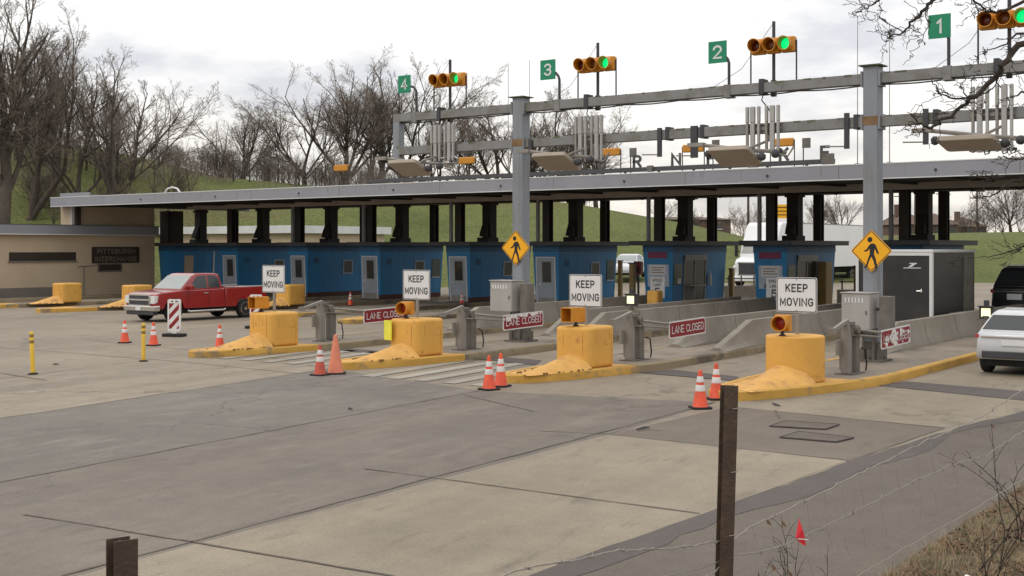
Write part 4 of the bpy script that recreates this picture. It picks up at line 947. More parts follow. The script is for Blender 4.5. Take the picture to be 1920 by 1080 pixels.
# ================================================================== toll booths
def booth(i, X, label, kind, L_=5.2):
    t = empty('toll_booth', (X, BOOTH_Y, ZI-.004), label, 'toll booth', group='blue toll booths')
    h = 2.88; w0, w1 = .66, .78
    lx = L_
    b = MB()
    b.add([(-w0,.10,.0),(w0,.10,0),(w0,lx-.10,0),(-w0,lx-.10,0),(-w1,-.03,h),(w1,-.03,h),(w1,lx+.03,h),(-w1,lx+.03,h)], [(3,2,1,0),(4,5,6,7),(0,1,5,4),(1,2,6,5),(2,3,7,6),(3,0,4,7)])
    b.build('body', 'blue', t)
    MB().add([(-w0-.012,.085,0),(w0+.012,.085,0),(w0+.012,lx-.09,0),(-w0-.012,lx-.09,0),(-w0-.022,.07,.26),(w0+.022,.07,.26),(w0+.022,lx-.08,.26),(-w0-.022,lx-.08,.26)], [(3,2,1,0),(4,5,6,7),(0,1,5,4),(1,2,6,5),(2,3,7,6),(3,0,4,7)]).build('base_band', 'base_red', t)
    rf = MB().box(-w1-.42,w1+.42,-.55,lx+.60,h+.0,h+.20).build('roof', 'booth_roof', t, bevel=.02)
    MB().box(-w1-.43,w1+.43,-.56,lx+.61,h+.165,h+.205).build('roof_trim', 'dark', rf)
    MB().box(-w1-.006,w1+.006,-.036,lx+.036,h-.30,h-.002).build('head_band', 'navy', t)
    def fx(z_): return .10 - .13*z_/h
    def sx_(z_): return w0+(w1-w0)*z_/h
    def fpanel(name, m, x0, x1, z0, z1, off=.012, parent=t):      # panel lying on the sloping front
        o = MB().add([(x0,fx(z0)-off,z0),(x1,fx(z0)-off,z0),(x1,fx(z1)-off,z1),(x0,fx(z1)-off,z1),(x0,fx(z0)+.02,z0),(x1,fx(z0)+.02,z0),(x1,fx(z1)+.02,z1),(x0,fx(z1)+.02,z1)], [(0,1,2,3),(5,4,7,6),(1,5,6,2),(4,0,3,7),(3,2,6,7),(4,5,1,0)])
        return o.build(name, m, parent)
    def spanel(name, m, y0, y1, z0, z1, off=.012, parent=t):
        o = MB().add([(sx_(z0)+off,y0,z0),(sx_(z0)+off,y1,z0),(sx_(z1)+off,y1,z1),(sx_(z1)+off,y0,z1),(sx_(z0)-.02,y0,z0),(sx_(z0)-.02,y1,z0),(sx_(z1)-.02,y1,z1),(sx_(z1)-.02,y0,z1)], [(0,1,2,3),(5,4,7,6),(1,5,6,2),(4,0,3,7),(3,2,6,7),(4,5,1,0)])
        return o.build(name, m, parent)
    if kind == 'plain':
        w = spanel('doorway', 'wall', .75, 1.45, .25, 2.3, .012); spanel('door_frame', 'white_edge', 3.0, 3.1, .2, h-.31, .03, w)
    elif kind == 'door':
        d = fpanel('door', 'door', -.55, .50, .05, 2.28, .02)
        fpanel('frame', 'white_edge', -.60, -.552, .05, 2.33, .028, d); fpanel('frame', 'white_edge', .502, .55, .05, 2.33, .028, d); fpanel('frame', 'white_edge', -.60, .55, 2.285, 2.34, .030, d)
        fpanel('window_frame', 'steel', -.26, .32, 1.08, 2.13, .026, d); fpanel('door_window', 'glass', -.22, .28, 1.12, 2.09, .030, d)
        fpanel('handle', 'white_edge', -.42, -.30, .98, 1.06, .06, d); fpanel('kick_plate', 'steel', -.50, .45, .08, .35, .026, d)
        w = spanel('window', 'glass', 2.9, 3.55, 1.35, 2.0, .02); [spanel('window_frame', 'door', *q, .03, w) for q in ((2.82,2.90,1.27,2.08),(3.55,3.63,1.27,2.08),(2.9,3.55,1.27,1.345),(2.9,3.55,2.005,2.08))]
        w = spanel('window', 'glass_green', 4.3, 5.0, 1.15, 2.15, .02); spanel('sill', 'white_edge', 4.3, 4.95, 1.10, 1.145, .05, w)
        b = MB(); y = .9
        while y < lx-.2:
            z0, z1 = .3, h-.31
            b.add([(sx_(z0)+.003,y,z0),(sx_(z0)+.003,y+.018,z0),(sx_(z1)+.003,y+.018,z1),(sx_(z1)+.003,y,z1)], [(0,1,2,3)]); y += 1.12
        b.build('panel_seams', 'navy', t)
        spanel('vent', 'navy', .5, .9, 1.9, 2.2, .018)
    else:
        fpanel('red_banner', 'banner', -.52, .48, 2.30, 2.58, .025)
        q = fpanel('front_window', 'poster', -.55, .55, 1.02, 2.02, .02)
        fpanel('notice', 'white', -.42, .40, 1.55, 2.0, .028, q)
        b = MB()
        for k in range(3): z_ = 1.88-.11*k; b.box(-.34,.32-.1*(k % 2),fx(z_)-.032,fx(z_)-.0285,z_-.02,z_+.02)
        b.build('notice_lines', 'sign_text', q)
        zc = 1.28; b = MB()
        for cx_, s_ in ((-.14,1.0),(.10,1.05)):
            b.prism([(cx_+.085*s_*math.cos(a*math.pi/6), zc+.10+.10*s_*math.sin(a*math.pi/6)) for a in range(12)], 0, .004, Matrix.Translation((0,fx(zc)-.027,0)) @ FACE_FRONT)
            b.prism([(cx_-.16*s_,zc-.23),(cx_+.16*s_,zc-.23),(cx_+.12*s_,zc-.04),(cx_,zc+.02),(cx_-.12*s_,zc-.04)], 0, .0035, Matrix.Translation((0,fx(zc)-.0275,0)) @ FACE_FRONT)
        b.build('poster_figures', 'poster_art', q)
        d = spanel('doorway', 'glass', 1.15, 3.1, .25, 2.25, .012)  # flat dark panel paints the shade inside the open doorway
        for y0, y1, z0, z1 in ((1.05,1.16,.22,2.42),(3.09,3.18,.22,2.42),(2.05,2.13,.22,2.2)): spanel('door_frame', 'steel', y0, y1, z0, z1, .04, d)
        spanel('door_head', 'steel', 1.05, 3.18, 2.2, 2.46, .06, d); spanel('half_door', 'steel_dark', 1.17, 2.04, .22, 1.0, .03, d)
        MB().box(sx_(1.2)-.02,sx_(1.2)+.30,1.2,2.7,1.02,1.08).build('counter', 'steel', t)
        w = spanel('window', 'glass_green', .15, .9, 1.1, 2.05, .016); spanel('sticker', 'white', .5, .8, 1.15, 1.38, .022, w)
        b = MB().lathe([(.07,.0),(.08,.05),(.08,.48),(.035,.56),(.035,.66),(.06,.68)], 12, (w1+.05, 3.45, 1.0)); b.build('fire_extinguisher', 'white_edge', t, smooth=50)
        if kind == 'toll2': MB().box(w1-.06, w1+.32, 3.35, 4.1, .0, 2.15).build('ticket_machine', 'tan', t, bevel=.02)
    return t
BL = ['toll booth in blue with posters beside the right KEEP MOVING sign', 'toll booth in blue with the SPEED LIMIT 5 board at its foot', 'blue toll booth with grey door just right of the centre pillar', 'blue toll booth with grey door just left of the centre pillar',
      'blue toll booth with grey door between the two middle KEEP MOVING signs', 'blue toll booth with grey door above the pickup bed, right of a sign', 'blue toll booth with grey door right behind the pickup cab', 'blue toll booth against the tan office building']
for i, X in enumerate(bx_): booth(i, X, BL[i], 'toll2' if i == 0 else 'toll' if i == 1 else 'plain' if i == 7 else 'door')
booth(8, bx_[0]+5.75, 'dark roofed toll booth hidden behind the black trailer', 'toll')
# blue link panels between the far booths
# speed limit boards
def speed_sign(px, py, h, label):
    Y = 47.6; X = xat(px, Y); zc = zat(py, X, Y)
    t = empty('speed_limit_sign', (X, Y, ZI-.004), label, 'road sign', group='speed limit boards before the booths'); zc -= ZI; wd = h*.78
    MB().box(-.03,.03,.003,.05,0,zc+h*.4).build('post', 'steel', t); MB().box(-wd/2,wd/2,-.012,.0,zc-h/2,zc+h/2).build('sign_panel', 'white', t)
    text('lettering', 'SPEED', h*.15, 'ink', t, (0,-.0145,zc+h*.35), sx=.80); text('lettering', 'LIMIT', h*.15, 'ink', t, (0,-.0145,zc+h*.14), sx=.80); text('lettering', '5', h*.38, 'ink', t, (0,-.0145,zc-h*.2))
speed_sign(1233, 539, .92, 'SPEED LIMIT 5 board in front of a blue booth')
speed_sign(1452, 542, .92, 'SPEED LIMIT 5 board mostly hidden behind the right KEEP MOVING sign')
Y = 45.6; X = xat(1228, Y)
t = empty('bollard_block', (X, Y, ZI-.004), 'small yellow block end beside the SPEED LIMIT 5 board', 'crash block'); MB().prism(rrect(.55,.5,.1), 0, .98).build('block', 'yellow', t, bevel=.05)

# ================================================================== tan office building with its sign
OX = -63.7
def ypx(px): return yat(px, OX)
ye = ypx(290)
ob = empty('office_building', (OX, ye, 0), 'low tan rendered office building with a flat roof at the left', 'building')
MB().box(-16, 0, -30, 0, 0, 3.72).build('wall', 'wall', ob)
r_ = MB().box(-16.5, .35, -30.5, .05, 3.72, 4.26).build('roof', 'fascia', ob)
MB().box(-16.52, .37, -30.52, .07, 3.70, 3.745).build('drip_edge', 'white_edge', r_); MB().box(-16.52, .37, -30.52, .07, 4.26, 4.29).build('roof_trim', 'dark', r_)
uy = ypx(133)-ye
MB().box(-1.0, -.02, uy, 0, 4.30, 5.38).build('upper_wall', 'wall', ob); MB().box(-.018, .06, uy, ypx(146)-ye, 4.30, 5.37).build('pilaster', 'white_edge', ob)
MB().box(.0005, .02, -30, ypx(118)-ye, 0, .72).build('base_strip', 'wall_dark', ob)  # thin grey strip along the foot of the office wall
def zz(py, px): return zat(py, OX, ypx(px))
w = MB().box(-.02, .03, ypx(17)-ye, ypx(142)-ye, zz(489,60), zz(473,60)).build('window', 'sign_dark', ob); MB().box(0, .07, ypx(15)-ye, ypx(144)-ye, zz(492,60), zz(489.2,60)).build('sill', 'wall_dark', w)
w2 = MB().box(-.02, .03, ypx(186)-ye, ypx(226)-ye, zz(507,206), zz(496,206)).build('vent_grille', 'sign_dark', ob); MB().box(-.02, .022, ypx(183)-ye, ypx(229)-ye, zz(510,206), zz(494,206)).build('grille_frame', 'wall_dark', w2)
ya_, yb_ = ypx(172), ypx(260); zA, zB = zz(463,216), zz(493,216)
t = empty('office_sign', (OX+.02, (ya_+yb_)/2, (zA+zB)/2), 'dark bronze wall sign reading PITTSBURGH INTERCHANGE', 'wall sign')
wd = yb_-ya_; hh = zA-zB
MB().box(-.03,.05,-wd/2,wd/2,-hh/2,hh/2).build('sign_panel', 'sign_dark', t)
text('lettering', 'PITTSBURGH', .30, 'sign_text', t, (.055,0,hh*.23), face=FACE_SIDE, sx=1.0); text('lettering', 'INTERCHANGE', .30, 'sign_text', t, (.055,0,-hh*.25), face=FACE_SIDE, sx=.97)
t = empty('wall_rail', (OX+.4, ypx(150), 0), 'thin pipe rail standing before the office wall', 'rail')
MB().tube([(0,0,0),(0,0,1.85),(0,.1,1.9)], .03, 6).tube([(0,-.4,1.86),(0,.9,1.92)], .03, 6).build('pipe', 'steel_dark', t)
# second low building behind the far booths
Y = 64.0; xa, xb = xat(300, Y), xat(548, Y)
t = empty('rear_building', (xa, Y, 0), 'low tan building with a pale roof band seen between the columns at the far booths', 'building')
zt3, zb3 = zat(424, xat(450,Y), Y), zat(438, xat(450,Y), Y)
MB().box(0, xb-xa, 0, 10, 0, zb3).build('wall', 'wall', t); MB().box(-.4, xb-xa+.4, -.5, 10.4, zb3, zt3).build('roof', 'white_edge', t)

# ================================================================== cones, posts, panels
def cone_proto(h, body, label, collars=2):
    t = empty('traffic_cone', (0,0,0), label, 'traffic cone', group='traffic cones')
    k = h/.71
    MB().prism(rrect(.37*k,.37*k,.05), 0, .035).build('base', 'black', t, bevel=.008)
    r0, r1 = .135*k, .03*k
    rad = lambda z_: r0+(r1-r0)*(z_-.035)/(h-.035)
    MB().lathe([(r0+.015,.0355),(r0,.06),(rad(h-.015),h-.015),(.012,h)], 20).build('body', body, t, smooth=40)
    if collars:
        for z0, z1 in ((.45*h,.61*h),(.68*h,.83*h))[:collars]: MB().lathe([(rad(z0)+.004,z0),(rad(z0)+.005,z0+.004),(rad(z1)+.005,z1-.004),(rad(z1)+.004,z1)], 20).build('collar', 'collar', t, smooth=60)
    return t
pr = {}
cones = [(234,643,'a','orange cone, left of the two by the leftmost gate, nearest the yellow posts'), (288,648,'a','orange cone just right of the second yellow post'), (412,640+14,'a','small looking cone half hidden by a yellow island nose'), (657,573,'a','cone standing alone before the blue booths in the middle distance'),
         (600,704,'d','dirty orange cone with white collars left of the tall faded cone'), (629,701,'f','tall faded orange cone without collars at the third island tip'), (917,731,'a','orange cone in the centre, front left of its pair'), (939,725,'a','orange cone in the centre, back right of its pair'),
         (1313,766,'a','nearest orange cone beside the brown fence post'), (1343,749,'a','orange cone mostly hidden behind the brown fence post'), (866,575,'a','far cone seen above the peeling gate machine'), (463,594,'a','cone hidden behind the leftmost KEEP MOVING sign post')]
for px, py, k, lb in cones:
    p = at(px, py); rz = random.random()*1.5
    if k not in pr:
        pr[k] = cone_proto({'a':.71,'d':.71,'f':.92}[k], {'a':'cone','d':'cone_dirty','f':'cone_faded'}[k], lb, 0 if k == 'f' else 2); pr[k].location = (p.x, p.y, .0045); pr[k].rotation_euler[2] = rz
    else: dup(pr[k], (p.x, p.y, .0045), rz, lb)
for px, py, lb, lean in ((62,702,'yellow flexible post at the far left of the road', R(4)), (269,678,'yellow flexible post beside the left cones', 0)):
    p = at(px, py)
    t = empty('delineator_post', (p.x, p.y, .004), lb, 'delineator post', group='yellow delineator posts'); t.rotation_euler = (0, -lean, 0)
    MB().lathe([(.12,0),(.12,.02),(.06,.04)], 16).build('base', 'black', t)
    MB().lathe([(.05,.04),(.05,.97),(.04,.99),(.0,1.0)], 14).build('tube', 'post_yellow', t, smooth=40)
    for z0 in (.72,.86): MB().lathe([(.051,z0),(.0525,z0+.003),(.0525,z0+.072),(.051,z0+.075)], 14).build('reflector_band', 'band', t, smooth=40)
def vpanel(px, py, label, rz):
    p = at(px, py)
    t = empty('striped_panel', (p.x, p.y, .0045), label, 'channelizer panel', rz=rz, group='striped channelizer panels')
    MB().prism(rrect(.74,.42,.06), 0, .10).build('base', 'black', t, bevel=.02)
    fr = MB()
    o1, i1 = rrect(.46,1.08,.06,4,0,.70), rrect(.36,.86,.02,4,0,.68); n = len(o1)
    for y in (-.03,.03): fr.v += [(x,y,z_) for x,z_ in o1+i1]
    for k in range(n):
        q = (k+1)%n
        fr.f += [(k,q,n+q,n+k),(2*n+k,2*n+q,3*n+q,3*n+k),(k,q,2*n+q,2*n+k),(n+k,n+q,3*n+q,3*n+k)]
    fr.box(-.09,.09,-.03,.03,.10,.165); fr.build('frame', 'collar', t)
    MB().box(-.10,-.03,-.034,-.0305,1.15,1.19).box(.05,.14,-.034,-.0305,1.15,1.19).build('handle_slots', 'ink', t)
    pn = MB().box(-.179,.179,-.015,.015,.255,1.105).build('face', 'collar', t)
    b = MB()
    from mathutils.geometry import intersect_line_line_2d
    for c in (.10,.46,.82,1.18):
        # diagonal band clipped to the face: low on the left, high on the right
        pts = []
        def zl(x, off): return c+off+x*1.05
        poly = [(-.179,zl(-.179,-.09)),(.179,zl(.179,-.09)),(.179,zl(.179,.09)),(-.179,zl(-.179,.09))]
        def clip(poly, lim, up):
            r = []
            for k in range(len(poly)):
                a, q = poly[k], poly[(k+1)%len(poly)]; ia = (a[1] <= lim) if up else (a[1] >= lim); iq = (q[1] <= lim) if up else (q[1] >= lim)
                if ia: r.append(a)
                if ia != iq: f = (lim-a[1])/(q[1]-a[1]); r.append((a[0]+(q[0]-a[0])*f, lim))
            return r
        poly = clip(clip(poly, 1.10, True), .26, False) if poly else []
        if len(poly) >= 3: b.prism(poly, .0155, .018, FACE_FRONT)
    b.build('red_stripes', 'red_sign', pn)
vpanel(327, 631, 'red and white striped panel beside the pickup front wheel', R(25)); vpanel(480, 616, 'red and white striped panel half hidden by the leftmost yellow block', R(25))

# ================================================================== vehicles
def arc(cy, cz, r_, a0, a1, n=12): return [(cy+r_*math.cos(R(a0+(a1-a0)*k/n)), cz+r_*math.sin(R(a0+(a1-a0)*k/n))) for k in range(n+1)]
def wheel(t, x, y, r_, side, wd=.24):
    mx = Matrix.Translation((x, y, r_)) @ Matrix.Rotation(R(90)*side, 4, 'Y')
    w = MB().lathe([(r_*.66,-wd/2),(r_*.93,-wd/2),(r_,-wd/2+.035),(r_,wd/2-.035),(r_*.93,wd/2),(r_*.66,wd/2)], 28, mx=mx).build('wheel', 'tyre', t, smooth=35)
    b = MB().lathe([(r_*.68,wd/2-.06),(r_*.68,wd/2+.002),(r_*.62,wd/2+.004),(r_*.60,wd/2-.05)], 24, mx=mx)
    for k in range(6):
        a = k*math.pi/3; m2 = mx @ Matrix.Rotation(a, 4, 'Z')
        b.box(.03*r_, r_*.63, -.045, .045, wd/2-.05, wd/2-.015, m2)
    b.lathe([(r_*.17,wd/2-.06),(r_*.17,wd/2),(.01,wd/2+.005)], 12, mx=mx); b.build('rim', 'chrome', w, smooth=35)
    MB().lathe([(r_*.64,wd/2-.10),(r_*.64,wd/2-.08)], 20, mx=mx).build('brake_disc', 'dark', w)
def arches(front_y, rear_y, zc, r_, zb): # bottom edge from rear to front with two wheel openings
    h = math.degrees(math.asin((zb-zc)/r_)) if zb > zc else -math.degrees(math.asin((zc-zb)/r_))
    return arc(rear_y, zc, r_, h, 180-h), arc(front_y, zc, r_, h, 180-h)
def greenhouse(t, name, prof, xb, xt, zb, zt, m):
    fx = lambda x, y, z_: ((1 if x > 0 else -1)*(xb+(xt-xb)*max(0,(z_-zb))/(zt-zb)), y, z_)
    return MB().slab(prof, -1, 1).map(fx).build(name, m, t, smooth=30, bevel=.045, seg=3)
def side_glass(t, name, poly, xb, xt, zb, zt, m, off=.006, sides=(1,-1), parent=None):
    for s_ in sides:
        X = lambda z_, o: s_*(xb+(xt-xb)*(z_-zb)/(zt-zb)+o)
        n = len(poly); b = MB(); b.v = [(X(z_,off),y,z_) for y,z_ in poly]+[(X(z_,-.03),y,z_) for y,z_ in poly]
        b.f = [tuple(range(n)), tuple(range(2*n-1,n-1,-1))]+[(k,(k+1)%n,n+(k+1)%n,n+k) for k in range(n)]; b.build(name, m, parent or t)
def quad_glass(t, name, y0, z0, x0, y1, z1, x1, m, off):
    b = MB(); n = Vector((0, -(z1-z0), (y1-y0))).normalized()*off; n2 = n*-4
    pts = [(-x0,y0,z0),(x0,y0,z0),(x1,y1,z1),(-x1,y1,z1)]
    b.v = [tuple(Vector(p)+n) for p in pts]+[tuple(Vector(p)+n2) for p in pts]; b.f = [(0,1,2,3),(7,6,5,4),(0,4,5,1),(1,5,6,2),(2,6,7,3),(3,7,4,0)]
    return b.build(name, m, t)

# ---- red pickup, driving towards the camera side
PX, PY = xat(300, 31.2) - .98, 30.9
t = empty('pickup_truck', (PX, PY, .004), 'red extended cab pickup truck with chrome grille and bumper', 'pickup truck')
ra, fa = arches(1.02, 4.72, .42, .50, .50)
prof = [(.12,.58),(.10,.98),(.16,1.10),(.40,1.17),(1.40,1.25),(3.62,1.27),(3.62,.50)] + list(reversed([(3.6,.5)]))[:0] + fa + [(.30,.50)]
taper = lambda x, y, z_: (x*(1-.055*max(0,1-y/1.0)**2)*(1-.05*max(0,(z_-.95)/.35)), y, z_)
body = MB().slab(prof, -.99, .99).map(taper).build('body', 'red_paint', t, smooth=30, bevel=.05, seg=3)
sidep = [(3.63,.50),(3.63,1.29),(5.78,1.31),(5.82,.60),(5.78,.55)] + ra
bd = MB()
for s_ in (1,-1): bd.slab(sidep, min(s_*.99,s_*.84), max(s_*.99,s_*.84))
bd.box(-.84,.84,3.63,3.70,.55,1.29).box(-.835,.835,5.74,5.83,.58,1.30).box(-.838,.838,3.705,5.735,.66,.72)
bd.build('bed', 'red_paint', t, smooth=30, bevel=.03)
MB().box(.80,.985,3.66,5.76,1.312,1.332).box(-.985,-.80,3.66,5.76,1.312,1.332).build('bed_rails', 'white_edge', t, bevel=.006)
cab = [(1.34,1.235),(2.02,1.80),(2.20,1.88),(2.50,1.915),(3.20,1.905),(3.42,1.86),(3.56,1.26)]
gh = (.93,.76,1.24,1.90)
greenhouse(t, 'cab', cab, *gh, 'red_paint')
side_glass(t, 'side_window', [(1.78,1.30),(2.14,1.66),(2.28,1.78),(2.72,1.82),(2.72,1.31)], *gh, 'glass')
side_glass(t, 'side_window', [(2.80,1.31),(2.80,1.82),(3.18,1.81),(3.34,1.72),(3.40,1.32)], *gh, 'glass')
quad_glass(t, 'windscreen', 1.40,1.285,.86, 2.03,1.81,.74, 'windscreen', .012)
g_ = MB().box(-.62,.62,.045,.14,.66,1.08).build('grille', 'dark', t, bevel=.01)
MB().box(-.66,.66,.03,.12,1.05,1.11).box(-.66,.66,.02,.12,.85,.91).box(-.66,.66,.03,.12,.64,.68).box(-.66,-.62,.03,.12,.68,1.05).box(.62,.66,.03,.12,.68,1.05).build('grille_bars', 'chrome', g_, bevel=.008)
for s_ in (1,-1): MB().slab([(.06,.74),(.07,1.04),(.34,1.06),(.30,.80)], min(s_*.67,s_*.945), max(s_*.67,s_*.945)).build('headlight', 'headlamp', t, bevel=.012)
MB().add([(-.96,.02,.44),(.96,.02,.44),(1.0,.30,.44),(-1.0,.30,.44),(-.96,.0,.64),(.96,.0,.64),(1.0,.30,.66),(-1.0,.30,.66)], [(3,2,1,0),(4,5,6,7),(0,1,5,4),(1,2,6,5),(2,3,7,6),(3,0,4,7)]).build('front_bumper', 'chrome', t, bevel=.03, seg=3)
MB().box(-.85,.85,.06,.3,.28,.435).build('air_dam', 'dark', t, bevel=.02)
MB().box(-.9,.9,5.82,5.98,.46,.64).build('rear_bumper', 'chrome', t, bevel=.02)
for s_ in (1,-1):
    MB().box(min(s_*.84,s_*.992),max(s_*.84,s_*.992),5.77,5.845,.72,1.20).build('tail_light', 'tail', t)
    MB().box(min(s_*.97,s_*1.16),max(s_*.97,s_*1.16),1.72,1.86,1.24,1.45).build('door_mirror', 'red_paint', t, bevel=.03)
    MB().tube([(s_*.98,1.65,.42),(s_*1.0,1.75,.38),(s_*1.0,3.5,.38),(s_*.98,3.6,.42)], .045, 8).build('side_step', 'chrome', t, smooth=60)
    for y in (1.02, 4.72):
        wheel(t, s_*.86, y, .40, s_)
    MB().box(min(s_*.988,s_*.9935),max(s_*.988,s_*.9935),2.748,2.76,.55,1.25).box(min(s_*.988,s_*.9935),max(s_*.988,s_*.9935),1.66,1.672,.6,1.22).build('door_seams', 'ink', t)
    MB().box(min(s_*.985,s_*1.015),max(s_*.985,s_*1.015),2.48,2.70,1.08,1.12).build('door_handle', 'chrome', t, bevel=.008)
MB().box(-.74,.74,.5,5.5,.30,.52).box(-.74,.74,.55,1.55,.5,.9).box(-.74,.74,4.25,5.2,.5,.64).build('chassis', 'black', t)
MB().box(-.16,.16,-.012,.0,.47,.60).build('number_plate', 'white', t)

# ---- white car leaving in the right lane
cx = xat(1824, 29.7) + .90
def hatch(loc, label, paint, rz=0, H=1.0, glass='glass', name='white_car', L_=4.55):
    t = empty(name, loc, label, 'car' if H < 1.1 else 'sport utility', rz=rz)
    zs = H
    ra, fa = arches(.88, L_-.92, .34*1, .40, .34)   # y = 0 is the tail
    prof = [(.14,.36),(.03,.50),(.0,.70*zs),(.05,.98*zs),(.30,1.04*zs),(3.1,.99*zs),(L_-.5,.86*zs),(L_-.1,.74*zs),(L_,.55),(L_-.08,.34)] + arc(L_-.92,.34,.40,0,180) + arc(.88,.34,.40,0,180)
    tp = lambda x, y, z_: (x*(1-.10*max(0,1-y/.7)**2)*(1-.16*max(0,(y-L_+.9)/.9)**2)*(1-.05*max(0,(z_-.7*zs)/.35)), y, z_)
    MB().slab(prof, -.92, .92).map(tp).build('body', paint, t, smooth=32, bevel=.06, seg=3)
    ghp = [(.16,1.0*zs),(.62,1.40*zs),(.85,1.47*zs),(1.6,1.51*zs),(2.5,1.46*zs),(3.35,.98*zs)]
    gp = (.82,.60,1.0*zs,1.5*zs)
    greenhouse(t, 'cabin', ghp, *gp, paint)
    side_glass(t, 'side_window', [(.62,1.07*zs),(1.0,1.38*zs),(1.62,1.43*zs),(1.62,1.05*zs)], *gp, glass); side_glass(t, 'side_window', [(1.7,1.05*zs),(1.7,1.43*zs),(2.38,1.39*zs),(2.95,1.05*zs)], *gp, glass)
    q = MB(); n = Vector((0,-(1.37-1.05)*zs*0-.4,.46)).normalized()
    pts = [Vector((-.74,.215,1.05*zs)),Vector((.74,.215,1.05*zs)),Vector((.60,.575,1.365*zs)),Vector((-.60,.575,1.365*zs))]
    nn = (pts[1]-pts[0]).cross(pts[3]-pts[0]).normalized()
    q.v = [tuple(p+nn*.012) for p in pts]+[tuple(p-nn*.05) for p in pts]; q.f = [(0,1,2,3),(7,6,5,4),(0,4,5,1),(1,5,6,2),(2,6,7,3),(3,7,4,0)]; q.build('rear_window', glass, t)
    quad = [Vector((-.74,3.22,1.055*zs)),Vector((.74,3.22,1.055*zs)),Vector((.62,2.58,1.41*zs)),Vector((-.62,2.58,1.41*zs))]
    nn = (quad[3]-quad[0]).cross(quad[1]-quad[0]).normalized(); q = MB(); q.v = [tuple(p+nn*.012) for p in quad]+[tuple(p-nn*.05) for p in quad]; q.f = [(3,2,1,0),(4,5,6,7),(0,1,5,4),(1,2,6,5),(2,3,7,6),(3,0,4,7)]; q.build('windscreen', 'windscreen', t)
    for s_ in (1,-1):
        MB().slab([(.03,.86*zs),(.05,.94*zs),(.42,.96*zs),(.32,.89*zs)], min(s_*.62,s_*.862), max(s_*.62,s_*.862)).build('tail_light', 'tail', t, bevel=.012)
        MB().slab([(L_-.45,.66*zs),(L_-.42,.80*zs),(L_-.10,.68*zs),(L_-.06,.62*zs)], min(s_*.52,s_*.78), max(s_*.52,s_*.78)).build('headlight', 'headlamp', t, bevel=.01)
        MB().box(min(s_*.88,s_*1.05),max(s_*.88,s_*1.05),2.82,2.98,1.0*zs,1.13*zs).build('door_mirror', paint, t, bevel=.03)
        MB().box(min(s_*.916,s_*.9215),max(s_*.916,s_*.9215),1.64,1.65,.42,.98*zs).box(min(s_*.916,s_*.9215),max(s_*.916,s_*.9215),2.70,2.71,.42,.96*zs).build('door_seams', 'ink', t)
        for y in (.88, L_-.92): wheel(t, s_*.80, y, .335, s_, .22)
    MB().box(-.70,.70,-.012,.06,.40,.56).build('lower_bumper', 'dark', t, bevel=.02); MB().box(-.26,.26,-.025,-.005,.70*zs,.84*zs).build('number_plate', 'white', t)
    MB().box(-.72,.72,-.012,.05,.88*zs,.905*zs).build('trim_strip', 'chrome', t); MB().box(-.7,.7,.3,L_-.3,.20,.36).build('chassis', 'black', t)
    return t
hatch((cx, 29.7, .006), 'white hatchback cut off by the right edge of the photo', 'white_paint')
sv = hatch((xat(1836, 47.2)+1.25, 47.2, .004), 'black sport utility vehicle in front of the black trailer', 'black_paint', H=1.52, name='sport_utility_vehicle', L_=4.9)
MB().box(-.62,.62,.9,3.0,2.275,2.305).build('roof_reflection', 'white_edge', sv, bevel=.01)  # pale panel paints the bright sky reflection onto the black roof
t = hatch((*ld((1190-960)/F*88, 88), th_ld((1190-960)/F*88, 88)+.06), 'white car beyond the booths between two blue booths', 'white_paint', rz=R(200), H=1.08, name='parked_car'); t['category'] = 'car'

# ---- black cargo trailer
TX, TY = xat(1748, 40.4), 40.4
t = empty('cargo_trailer', (TX-1.27, TY, .004), 'black enclosed cargo trailer with pale corner trim behind the barrier', 'trailer')
zt2 = zat(468, TX, TY)-.004
MB().box(-1.25,1.25,.02,4.6,.42,zt2-.10).build('rear_wall', 'trailer_black', t)
MB().box(1.2495,1.262,.08,4.58,.46,zt2-.12).build('side_skin', 'trailer_side', t)
MB().box(-1.30,1.30,-.03,4.65,zt2-.10,zt2).build('roof', 'white_edge', t, bevel=.02)
b = MB()
for x in (-1.28,1.18): b.box(x,x+.10,-.025,.019,.42,zt2-.101)
b.box(1.263,1.285,-.02,.11,.42,zt2-.101); b.box(-1.18,1.18,-.02,.018,zt2-.20,zt2-.101); b.box(-1.18,1.18,-.02,.018,.40,.50); b.box(1.263,1.28,.12,4.6,.40,.47); b.build('corner_trim', 'white_edge', t, bevel=.008)
d = MB().box(-1.17,1.17,-.006,.018,.51,zt2-.21).build('ramp_door', 'trailer_black', t)
MB().box(.76,.96,-.04,-.008,1.53,1.56).box(.91,.95,-.045,-.008,1.49,1.60).build('door_latch', 'chrome', d, bevel=.01)
MB().prism([(-.25,-.02),(.62,-.02),(.66,.02),(-.2,.02)],.012,.016,Matrix.Translation((.48,0,zt2-.60)) @ Matrix.Scale(.66,4) @ FACE_FRONT).prism([(.0,.05),(.18,.05),(.40,.20),(.22,.20)],.012,.016,Matrix.Translation((.48,0,zt2-.60)) @ Matrix.Scale(.66,4) @ FACE_FRONT).prism([(.05,.20),(.46,.20),(.44,.25),(.10,.25)],.012,.016,Matrix.Translation((.48,0,zt2-.60)) @ Matrix.Scale(.66,4) @ FACE_FRONT).build('emblem', 'white_edge', d)
MB().box(1.2625,1.285,3.3,3.38,.52,zt2-.16).box(1.2625,1.27,3.42,4.45,.55,zt2-.2).build('side_door', 'steel_dark', t)
b = MB().box(-1.1,1.1,1.7,3.6,.30,.42); b.box(-.06,.06,4.6,6.1,.36,.44); b.build('chassis', 'black', t)
